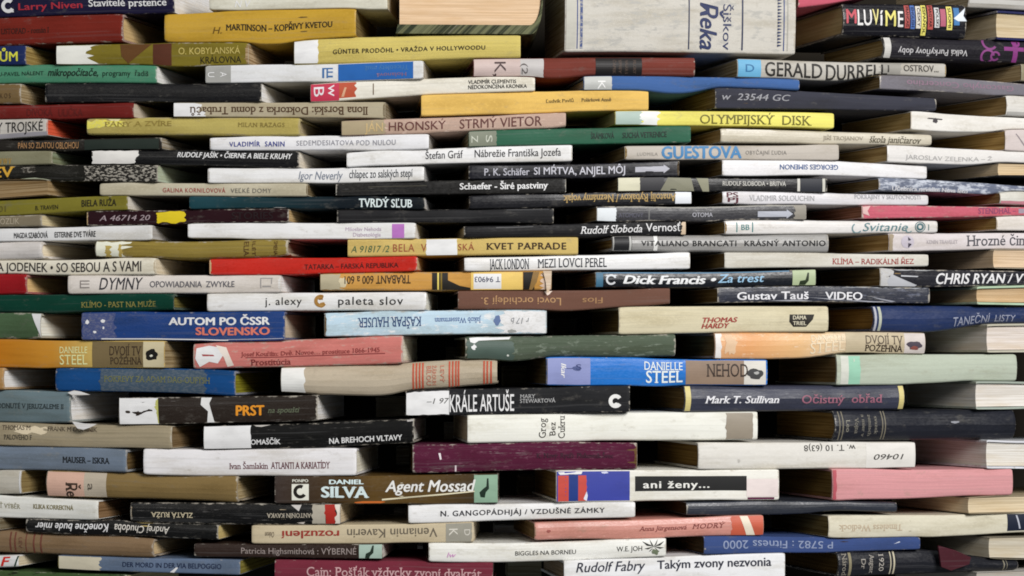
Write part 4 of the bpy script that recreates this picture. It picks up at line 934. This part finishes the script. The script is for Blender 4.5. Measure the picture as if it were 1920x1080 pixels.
B(1149, 1554, (441, 470), (439, 472), '8e8d8b', 'mid grey book with dark lettering and silver banded end', [
    ('p', 1150, 1185, .0, 1, '222224', 'colour_band'), ('p', 1150, 1155, .0, 1, 'a8a8a4', 'colour_band'), ('p', 1180, 1184, .0, 1, 'a8a8a4', 'colour_band'), ('p', 1226, 1233, .0, 1, 'd4d4d0', 'paper_strip'), ('t', 'VITALIANO BRANCATI', 1202, 1381, .5, 10, '1d1d1f', 'bw', 'author_lettering'), ('t', 'KRÁSNÝ ANTONIO', 1396, 1548, .5, 10, '1d1d1f', 'bw')], 'round', 'gloss', pages='5a492c', wear=.5)
B(1359, 1741, (473, 503), (477, 499), 'c4c1b6', 'off white paperback with red serif lettering, right of centre', [
    ('t', 'KLÍMA – RADIKÁLNÍ ŘEZ', 1561, 1713, .58, 10, 'a03430', 's')], pages='54452a', finish='matte')
B(1616, None, [(1616, 385), (1920, 388)], [(1616, 410), (1920, 405)], 'c6596c', 'rose pink book with worn left end, right edge', [
    ('t', 'STENDHAL –', 1834, 1905, .42, 10, '86446a', 's'), ('p', 1910, 1960, .2, .75, '9a8a98', 'paper_label'), ('q', [(1617, .1), (1632, .02), (1626, .4), (1630, .8), (1617, .6)], 'd0a8a4', 'torn_patch')], pages='5a3c30', wear=1, streak=.3)
B(1668, None, [(1668, 438), (1920, 437)], [(1668, 471), (1920, 467)], 'c9c1c2', 'pale pinkish white book with dark half moon emblem', [
    ('p', 1669, 1676, .0, 1, '9a8a70', 'torn_patch', 0, 2), ('ring', 1702, .48, 12, 'b4acb8', 'printed_emblem', .1), ('q', [(1703, .2), (1710, .4), (1709, .65), (1703, .85)], '44404c', 'printed_emblem'), ('t', 'KENIN TRAVELET', 1738, 1795, .5, 7, 'aaa2a6', '', 'author_lettering'), ('t', 'Hrozné činy', 1812, 1935, .45, 19, '57565c', 's')], pages='6a5636', wear=.5)
B(1117, 1530, (510, 539), (505, 535), '14181f', 'black book with bold white letters and pale green sticker', [
    ('p', 1118, 1131, .0, 1, '3f6c86', 'colour_band'), ('p', 1131, 1480, .0, .1, '4c7c9c', 'printed_line'), ('ring', 1146, .5, 10, 'c4c8cc', 'printed_emblem', .65, .15), ('p', 1136, 1156, .2, .28, 'b8bcc0', 'printed_emblem'), ('t', 'Dick Francis •', 1168, 1343, .5, 15, 'd8dadc', 'Bis', 'author_lettering'), ('t', 'Za trest', 1346, 1433, .45, 15, '84b4d4', 'mi'), ('p', 1486, 1529, .02, .98, 'a0b084', 'paper_sticker'), ('q', [(1498, .95), (1500, .7), (1510, .65), (1514, .2), (1517, .2), (1516, .7), (1510, .95)], '223018', 'printed_hand')], pages='4a3c24', finish='gloss', wear=.6)
B(1346, 1744, (538, 568), (539, 569), '30333f', 'dark slate scratched paperback with bold white lettering', [
    ('t', 'Gustav Tauš', 1382, 1516, .58, 14, 'd8d8dc', 'b', 'author_lettering'), ('t', 'VIDEO', 1547, 1617, .6, 14, 'd8d8dc', 'b'), ('p', 1350, 1742, .0, .1, '9498a0', 'rubbed_edge', 0, 0, .08, .5), ('q', [(1510, .7), (1620, .88), (1676, .97), (1640, .97), (1560, .85)], 'a4a6b0', 'scratch'), ('q', [(1630, .6), (1680, .9), (1672, .95), (1650, .8)], '8c8e98', 'scratch'), ('q', [(1440, .9), (1500, .85), (1525, .95), (1480, .95)], '9a9ca4', 'scratch')], pages='3e321e', finish='gloss', scratch=1.0, mottle=.25, mcol='5c6070', wear=1)
B(1651, None, [(1651, 503), (1920, 508)], [(1651, 538), (1920, 536)], '25252c', 'black paperback with large white italic capitals, right edge', [
    ('p', 1652, 1672, .02, .98, 'b4b4b4', 'torn_patch', 0, 8, 0, .5, .3), ('q', [(1672, .3), (1720, .9), (1716, .97), (1668, .97), (1664, .7)], 'a8aab0', 'torn_patch'), ('q', [(1690, .35), (1722, .38), (1720, .44), (1690, .42)], 'b8bac0', 'torn_patch'), ('p', 1680, 1750, .0, .1, 'a0a2a6', 'rubbed_edge', 4, 10, .06, .4), ('t', 'CHRIS RYAN / VÝ', 1755, 1934, .52, 18, 'dededf', 'bi', 'author_lettering')], pages='54442a', finish='gloss', scratch=.7, wear=1)
B(1161, 1554, (575, 627), (574, 622), 'c6bc9a', 'thick cream cloth hardback with two short red lines', [
    ('t', 'THOMAS', 1317, 1383, .52, 9, '9c3c34', 'Bi', 'author_lettering'), ('t', 'HARDY', 1315, 1368, .74, 9, '9c3c34', 'Bi', 'author_lettering'), ('q', [(1481, .32), (1527, .32), (1524, .52), (1512, .8), (1488, .8), (1480, .6)], '1f1b14', 'printed_emblem'), ('t', 'DÁMA', 1487, 1512, .44, 7, 'c8c0a4', 'b', 'printed_emblem'), ('t', 'TRIEL', 1487, 1512, .66, 7, 'c8c0a4', 'b', 'printed_emblem')], 'hard', 'cloth', bulge=3, pages='46381e', streak=.2, wear=.6)
B(1640, None, [(1640, 573), (1920, 576)], [(1640, 621), (1735, 625), (1790, 619), (1844, 608), (1920, 605)], '25355f', 'rounded navy blue hardback with pale ring, grey lettering', [
    ('p', 1641, 1645, .0, 1, 'a8aab4', 'colour_band'), ('p', 1649, 1654, .0, 1, 'aab09c', 'colour_band'), ('t', 'TANEČNÍ  LISTY', 1787, 1905, .68, 13, '8d93a8', '')], 'round', 'leather', bulge=9, pages='54401f', wear=.3)
B(1341, 1736, (623, 673), (624, 664), 'd69a5c', 'peach orange faded book with small picture end', [
    ('p', 1342, 1353, .0, 1, 'd4d0cc', 'torn_patch', 0, 2), ('blob', 1354, 1384, .05, .95, 'd2ad84', 'torn_patch', 19, .5), ('t', 'STEEL', 1520, 1584, .64, 19, 'dfcba8', 's', 'author_lettering', .4), ('t', 'DANIELLE', 1522, 1584, .26, 12, 'dccba8', 's', 'author_lettering', .5),
    ('p', 1586, 1696, .0, 1, 'b6a684', 'colour_band'), ('t', 'DVOJÍ TV', 1623, 1693, .36, 16, '55483c', 's'), ('t', 'POŽEHNÁ', 1622, 1693, .76, 12, '3c2f24', 'bs'), ('p', 1696, 1735, .03, .97, 'c4bab4', 'printed_panel'), ('blob', 1698, 1732, .36, .82, '4c4450', 'printed_picture'), ('blob', 1706, 1724, .6, .84, '8a5048', 'printed_picture')], 'round', 'gloss', bulge=5, pages='4c3c20', wear=1, mottle=.2, mcol='dcbc98',
  ramp=[(1340, 'd8a06a'), (1400, 'd6924c'), (1500, 'd8a868'), (1560, 'd8bc90'), (1600, 'c8b494'), (1740, 'c8b494')], soft=True)
BOOKS[-1].bot = [(1341, 672), (1460, 674), (1530, 672), (1575, 662), (1736, 664)]
B(1570, None, [(1570, 666), (1920, 664)], [(1570, 722), (1700, 721), (1770, 718), (1830, 713), (1920, 714)], 'a8b29f', 'thick pale sage green hardback with mint sticker, right edge', [
    ('p', 1577, 1592, .03, .97, 'c4c6ba', 'paper_label'), ('p', 1592, 1614, .03, .97, '85bfa2', 'paper_sticker', 0, 1), ('blob', 1601, 1604, .1, .25, 'b0c0ac', 'stain')], 'hard', 'matte', bulge=4, pages='54442a', wear=.5, streak=.1)
B(1285, 1696, (723, 773), (723, 767), '3b3e4e', 'slate blue hardback with yellow end bands, pink and white letters', [
    ('p', 1286, 1296, .0, 1, 'c8b868', 'colour_band'), ('p', 1686, 1695, .0, 1, 'c8b868', 'colour_band'), ('t', 'Mark T. Sullivan', 1322, 1461, .54, 13, 'd8d8dc', 'bis', 'author_lettering'), ('t', 'Očistný  obřad', 1503, 1655, .54, 15, '9a6274', 'ms')], 'round', 'gloss', bulge=9, pages='46361c', wear=.3)
B(1567, None, [(1567, 770), (1920, 769)], [(1567, 827), (1920, 823)], '1e2029', 'thick rounded black leather hardback with gilt bands, right edge', [
    ('p', 1574, 1576, .0, 1, '7a7464', 'gilt_line'), ('p', 1580, 1582, .0, 1, '7a7464', 'gilt_line'), ('p', 1654, 1656, .0, 1, '7a7464', 'gilt_line'), ('p', 1659, 1661, .0, 1, '7a7464', 'gilt_line'), ('r', 'Leo', 1590, .3, .7, 7, '8a8678', 's', 'gilt_lettering'), ('r', 'Vojna', 1606, .24, .76, 7, '807c70', 's', 'gilt_lettering'), ('r', 'a mier v', 1619, .14, .88, 6, '807c70', 's', 'gilt_lettering'), ('r', 'zemiach', 1631, .14, .86, 6, '807c70', 's', 'gilt_lettering'), ('r', 'svazek', 1643, .2, .8, 6, '807c70', 's', 'gilt_lettering'),
    ('blob', 1782, 1800, .36, .46, '8a8c94', 'scuff')], 'round', 'leather', bulge=12, pages='4a3a1e', wear=.3)
B(1310, 1717, (830, 881), (829, 877), 'cbc8c0', 'white book with black upside down handwriting, lower right', [
    ('t', 'w. T. 10 (63)8', 1508, 1604, .22, 11, '3e3c38', 'f', 'shelf_mark'), ('t', '10460', 1638, 1694, .56, 10, '3a3834', 'if', 'shelf_mark'), ('p', 1624, 1716, .02, .97, 'd2cfc8', 'paper_label'), ('blob', 1382, 1388, .6, .76, 'b0aca4', 'stain')], 'hard', 'matte', bulge=3, pages='443418', wear=.5)
BOOKS[-1].marks = BOOKS[-1].marks[2:3] + BOOKS[-1].marks[:2] + BOOKS[-1].marks[3:]
B(1561, None, [(1561, 880), (1920, 879)], [(1561, 938), (1680, 935), (1815, 929), (1920, 927)], 'cf8b8e', 'thick rose pink faded hardback, lower right edge', [
    ('p', 1562, 1568, .0, 1, 'b4525c', 'colour_band', 0, 1)], 'hard', 'cloth', bulge=3, pages='4e3e20', wear=.5, streak=.25)
B(1288, 1682, [(1288, 942), (1440, 941), (1682, 942)], [(1288, 966), (1450, 967), (1520, 965), (1560, 959), (1682, 960)], '31353f', 'thin slate black wavy book without lettering, lower right', [], 'paper', 'leather', bulge=3, pages='20180c', wear=.4)
B(1554, 1965, [(1554, 967), (1889, 963), (1920, 962)], [(1554, 1012), (1720, 1008), (1860, 1000), (1920, 998)], 'c9c3ab', 'cream book with faded orange upside down letters, navy end', [
    ('t', 'Timeless Wedlock', 1572, 1692, .56, 12, 'b8a486', 'sf', 'title_lettering', .4), ('p', 1889, 1964, .0, .9, '1d2436', 'colour_band'), ('q', [(1905, .1), (1908, .1), (1914, .8), (1911, .8)], 'a8acb8', 'printed_line')], 'paper', 'gloss', bulge=3, pages='4c4024', wear=.8)
B(1321, 1725, (1006, 1040), (1006, 1032), '3d5082', 'blue cloth paperback with silver upside down numbers, bottom right', [
    ('t', 'P 5782 : Fitness 2000', 1356, 1562, .48, 14, '7e8cac', 'f', 'title_lettering', .4), ('q', [(1675, .5), (1686, .3), (1688, .36)], 'c0c8d8', 'scuff')], 'paper', 'cloth', bulge=2, pages='241c10', wear=.4)
B(1573, None, [(1573, 1034), (1725, 1031), (1850, 1046), (1920, 1052)], [(1573, 1083), (1920, 1070)], '1c1d24', 'black leather hardback with gilt year numerals, bottom right', [
    ('r', 'Národ', 1584, .05, .95, 9, '8a8478', 's', 'gilt_lettering'), ('p', 1592, 1597, .0, 1, '847c60', 'gilt_line'), ('r', 'Dr', 1619, .3, .7, 8, '9a948a', 's', 'gilt_lettering'), ('r', 'August', 1635, .12, .9, 8, '9a948a', 's', 'gilt_lettering'), ('r', '1920', 1653, .12, .82, 9, 'a8a298', 's', 'gilt_lettering'), ('p', 1670, 1672, .0, 1, 'b4ac90', 'gilt_line'), ('p', 1676, 1679, .0, 1, 'b4ac90', 'gilt_line'), ('p', 1882, 1884, .0, 1, '8a8470', 'gilt_line'), ('p', 1888, 1889, .0, 1, '8a8470', 'gilt_line')], 'round', 'leather', bulge=8, pages='302410', wear=.4)

# --- books cut by the right edge of the photograph
B(1818, None, [(1818, -45), (1920, -40)], [(1818, 14), (1920, 19)], 'a29f99', 'grey book at the top right corner', [('p', 1819, 2000, .72, .86, 'b8b6b0', 'colour_band')], pages='6c6454')
B(1869, None, [(1869, 20), (1920, 23)], [(1869, 74), (1920, 76)], '2a2d58', 'navy hardback with beige page edges outward, top right', [], 'fore_hard', 'cloth', pages='c2b08c')
B(1915, None, [(1915, 120), (1920, 121)], [(1915, 152), (1920, 152)], '8a8468', 'dark beige book end at the right edge, high up', [], pages='6f6148')
B(1888, None, [(1888, 173), (1920, 176)], [(1888, 216), (1920, 217)], 'cac7c0', 'white book end with grey lower band, right edge', [('p', 1889, 2000, .8, .97, 'a4a29c', 'colour_band')], pages='5c4c30')
B(1886, None, [(1886, 242), (1920, 243)], [(1886, 282), (1920, 284)], 'c3b7b3', 'pale pink grey book end with a thin diagonal line', [('q', [(1904, .2), (1906, .2), (1922, .75), (1919, .75)], '8a8084', 'printed_line')], pages='6c5834')
B(1873, None, [(1873, 304), (1920, 305)], [(1873, 330), (1920, 331)], '2c2a2a', 'book with cream page edges outward at the right edge', [], 'fore', pages='cfb68c')
B(1876, None, [(1876, 349), (1920, 350)], [(1876, 382), (1920, 384)], 'c8c6bc', 'white book end with rosy lower rim, right edge', [('p', 1877, 2000, .7, .97, 'c07884', 'colour_band', 0, 0, .05)], pages='5a4a30', bulge=3)
B(1870, None, [(1870, 406), (1920, 404)], [(1870, 432), (1920, 433)], 'd1cac2', 'plain white book end right of the teal titled paperback', [], pages='62522f')
B(1864, None, [(1864, 467), (1920, 468)], [(1864, 503), (1920, 504)], 'b8aa90', 'book with smooth peach page edges outward, right edge', [], 'fore', pages='d2b692')
B(1832, None, [(1832, 537), (1920, 532)], [(1832, 571), (1920, 571)], 'a6c2a0', 'mint covered hardback with tan page edges outward, right edge', [], 'fore_hard', 'matte', pages='c4a478')
B(1851, None, [(1851, 607), (1920, 608)], [(1851, 661), (1920, 661)], 'b4b09c', 'thick book with whitish page edges outward, right edge', [], 'fore_hard', 'matte', pages='d6ccc4')
B(1830, None, [(1830, 716), (1920, 717)], [(1830, 767), (1920, 767)], '98a498', 'thick hardback with clean white page edges outward, right edge', [], 'fore_hard', 'matte', pages='dad5ce')
B(1850, None, [(1850, 826), (1920, 826)], [(1850, 878), (1920, 878)], 'd0d2da', 'white covered hardback with white page edges, lower right', [], 'fore_hard', 'gloss', pages='d8d4cc')
B(1817, None, [(1817, 933), (1920, 930)], [(1817, 963), (1920, 962)], 'a89878', 'book with cream page edges outward, lower right edge', [], 'fore', pages='cfbc98')
B(1856, None, [(1856, 1008), (1920, 1006)], [(1856, 1050), (1920, 1049)], '8a8270', 'tattered book with greyish page edges, bottom right corner', [], 'fore', pages='c4bca8')
B(1832, None, [(1832, 1072), (1920, 1068)], [(1832, 1112), (1920, 1110)], 'b0aca4', 'grey book end at the very bottom right corner', [], 'fore', pages='b0aaa0')


# ================================================================== put everything together
# added dark sheet behind the ring of books, its colour standing for shade
def shade_backdrop():
    V, FC = [], []
    n = 64; a0 = math.atan2(-CEN.y, -CEN.x)
    for i in range(n + 1):
        a = a0 + (i / n - .5) * 2.6
        for z in (-1500, 1500):
            V.append((CEN.x + (RAD - 420) * math.cos(a), CEN.y + (RAD - 420) * math.sin(a), z))
    for i in range(n): FC.append((2 * i, 2 * i + 2, 2 * i + 3, 2 * i + 1))
    m, nt, bs = nodes_of('painted_gap_shade')
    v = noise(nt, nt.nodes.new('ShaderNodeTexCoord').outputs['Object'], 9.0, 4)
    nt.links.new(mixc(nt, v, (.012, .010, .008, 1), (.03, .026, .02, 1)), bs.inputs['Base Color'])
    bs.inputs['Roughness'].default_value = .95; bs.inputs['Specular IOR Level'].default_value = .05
    o = mesh_obj('gap_backdrop', V, FC, m, None)  # added sheet that keeps the gaps dark, not a built part
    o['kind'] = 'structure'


shade_backdrop()
seat_books([b for b in BOOKS if b.relax])
for b in BOOKS: b.build()


# --- thick book lying head end outward at the top: covers, rounded spine on its right, page block
def head_out_book(xl, xr, y_top, y_bot, depth):
    a, b = on_circle(xl), on_circle(xr)
    ud = (a - b).normalized(); length = (a - b).length            # from the spine (right) towards the fore edge (left)
    wd = Vector((-ud.y, ud.x)); wd = wd if wd.dot(CEN) > 0 else -wd
    k = (a.y + b.y) / 2 / F
    zb, zt = (HZ - y_bot) * k, (HZ - y_top) * k; h = zt - zb
    mid = b + ud * (length / 2) + wd * (depth / 2)
    root = bpy.data.objects.new('hardback_book', None); root.empty_display_size = .02; col.objects.link(root)
    root.location = (mid.x * S, mid.y * S, zb * S)
    root['label'] = 'thick book lying with cream page ends outward, worn green cover'
    root['category'] = 'book'; root['group'] = 'books laid flat in the round book tower'
    n = 14; t = 5.0
    prof = [(length, h)]
    arc = [(22 - 22 * math.sin(math.pi * i / n), h / 2 + (h / 2) * math.cos(math.pi * i / n)) for i in range(n + 1)]
    prof += arc + [(length, 0)]
    tb = 17.0; inn = [(length - 4, tb)] + [(22 + t * .4 - 22 * math.sin(math.pi * i / n) * .98, tb + (h - t - tb) * (.5 + .5 * math.cos(math.pi * i / n))) for i in range(n, -1, -1)] + [(length - 4, h - t)]
    V, UV, FC, WR = [], [], [], []
    st = [0, 3, 8, depth * .5, depth]
    for q in st:
        arcl = 0
        for i, (u, z) in enumerate(prof + inn):
            p = b + ud * u + wd * (q + (2.0 * math.sin(u * .05) if q == 0 else 0))
            V.append((p.x, p.y, zb + z)); UV.append((q, u + z)); WR.append(.6 if q < 4 else .1)
    m_ = len(prof) + len(inn); no = len(prof)
    for i in range(len(st) - 1):
        for j in range(m_):
            FC.append((i * m_ + j, i * m_ + (j + 1) % m_, (i + 1) * m_ + (j + 1) % m_, (i + 1) * m_ + j))
    for o in (0, (len(st) - 1) * m_):
        for j in range(no - 1): FC.append((o + j, o + j + 1, o + m_ - 2 - j, o + m_ - 1 - j))
    mesh_obj('cover', V, FC, cover_mat(alb('67694c', 900), 91.3, 'matte', .8, 0, .95, alb('262c1c', 900)), root, UV, WR)
    V, UV, FC = [], [], []
    pr = [(length - 7, h - t - .3), (length - 7, tb + .3)] + [(25 - 22 * math.sin(math.pi * i / n) * .96, tb + .3 + (h - t - tb - .6) * (.5 + .5 * math.cos(math.pi * i / n))) for i in range(n, -1, -1)]
    for q in (5, depth - 5):
        for u, z in pr:
            p = b + ud * u + wd * q
            V.append((p.x, p.y, zb + z)); UV.append((u, z))
    c = len(pr)
    for j in range(c): FC.append((j, (j + 1) % c, c + (j + 1) % c, c + j))
    FC.append(tuple(range(c))); FC.append(tuple(range(c, 2 * c))[::-1])
    mesh_obj('page_block', V, FC, page_mat(alb('cfae88', 900), 44.0), root, UV)


head_out_book(742, 1018, -66, 63, 400)


# --- wine red corner of cloth hanging between two books, low on the right
def cloth_corner():
    pts = [(1754, 1022), (1786, 1031), (1815, 1044), (1812, 1057), (1778, 1069), (1760, 1062)]
    V = []
    for off in (1.0, -4.0):
        for x, y in pts:
            p = on_circle(x); k = p.y / F
            n = (p - CEN).normalized()
            p = p + n * (9.0 + off)
            V.append((p.x, p.y, (HZ - y) * k))
    n = len(pts)
    FC = [tuple(range(n)), tuple(range(n, 2 * n))[::-1]] + [(i, (i + 1) % n, n + (i + 1) % n, n + i) for i in range(n)]
    o = mesh_obj('cloth_corner', V, FC, cover_mat(alb('4a242c', 1780), 63.0, 'cloth', .8), None, [(v[0], v[2]) for v in V])
    o['label'] = 'wine red cloth corner poking out over a black book'
    o['category'] = 'cloth'


cloth_corner()

# --- books of the inner ring, glimpsed through the gaps
INNER = [(704, 764, 744, 786, 'a8a294', 'grey page ends glimpsed behind the gap left of black label book'),
         (944, 1004, 686, 724, '847c58', 'olive page ends glimpsed behind gap right of red ringed book'),
         (836, 872, 650, 690, '6c685c', 'dim grey book end glimpsed behind gap under the light blue book'),
         (1038, 1082, 597, 628, '6a645c', 'dim brown book end glimpsed left of the thick cream hardback'),
         (928, 978, 983, 1008, '8c8884', 'grey page ends glimpsed left of the salmon pink book'),
         (832, 852, 792, 834, '9a9488', 'narrow grey page ends glimpsed left of the long cream book'),
         (742, 776, 838, 872, '98948c', 'grey page ends glimpsed left of the maroon scratched book'),
         (738, 765, 955, 982, '908a84', 'small grey page ends glimpsed left of the spaced capitals paperback'),
         (974, 1002, 892, 936, '5a4c38', 'dark brown page ends glimpsed left of the red striped book'),
         (952, 1016, 1050, 1084, '7c7a68', 'greenish grey page ends glimpsed at the bottom edge'),
         (838, 856, 370, 394, '5c5c5c', 'dim grey page ends glimpsed in the gap above plain black book'),
         (782, 802, 1022, 1048, '9c9a98', 'small pale page ends glimpsed left of the palm drawing paperback')]
for xa, xb, ya, yb, c, lab in INNER:
    b = Book(xa, xb, (ya, yb), (ya, yb), c, lab, [], 'fore', depth=60, pages=c, rad=RAD - 300, relax=False, t=1.0, name='paperback_book')
    b.sample()
    b.build()
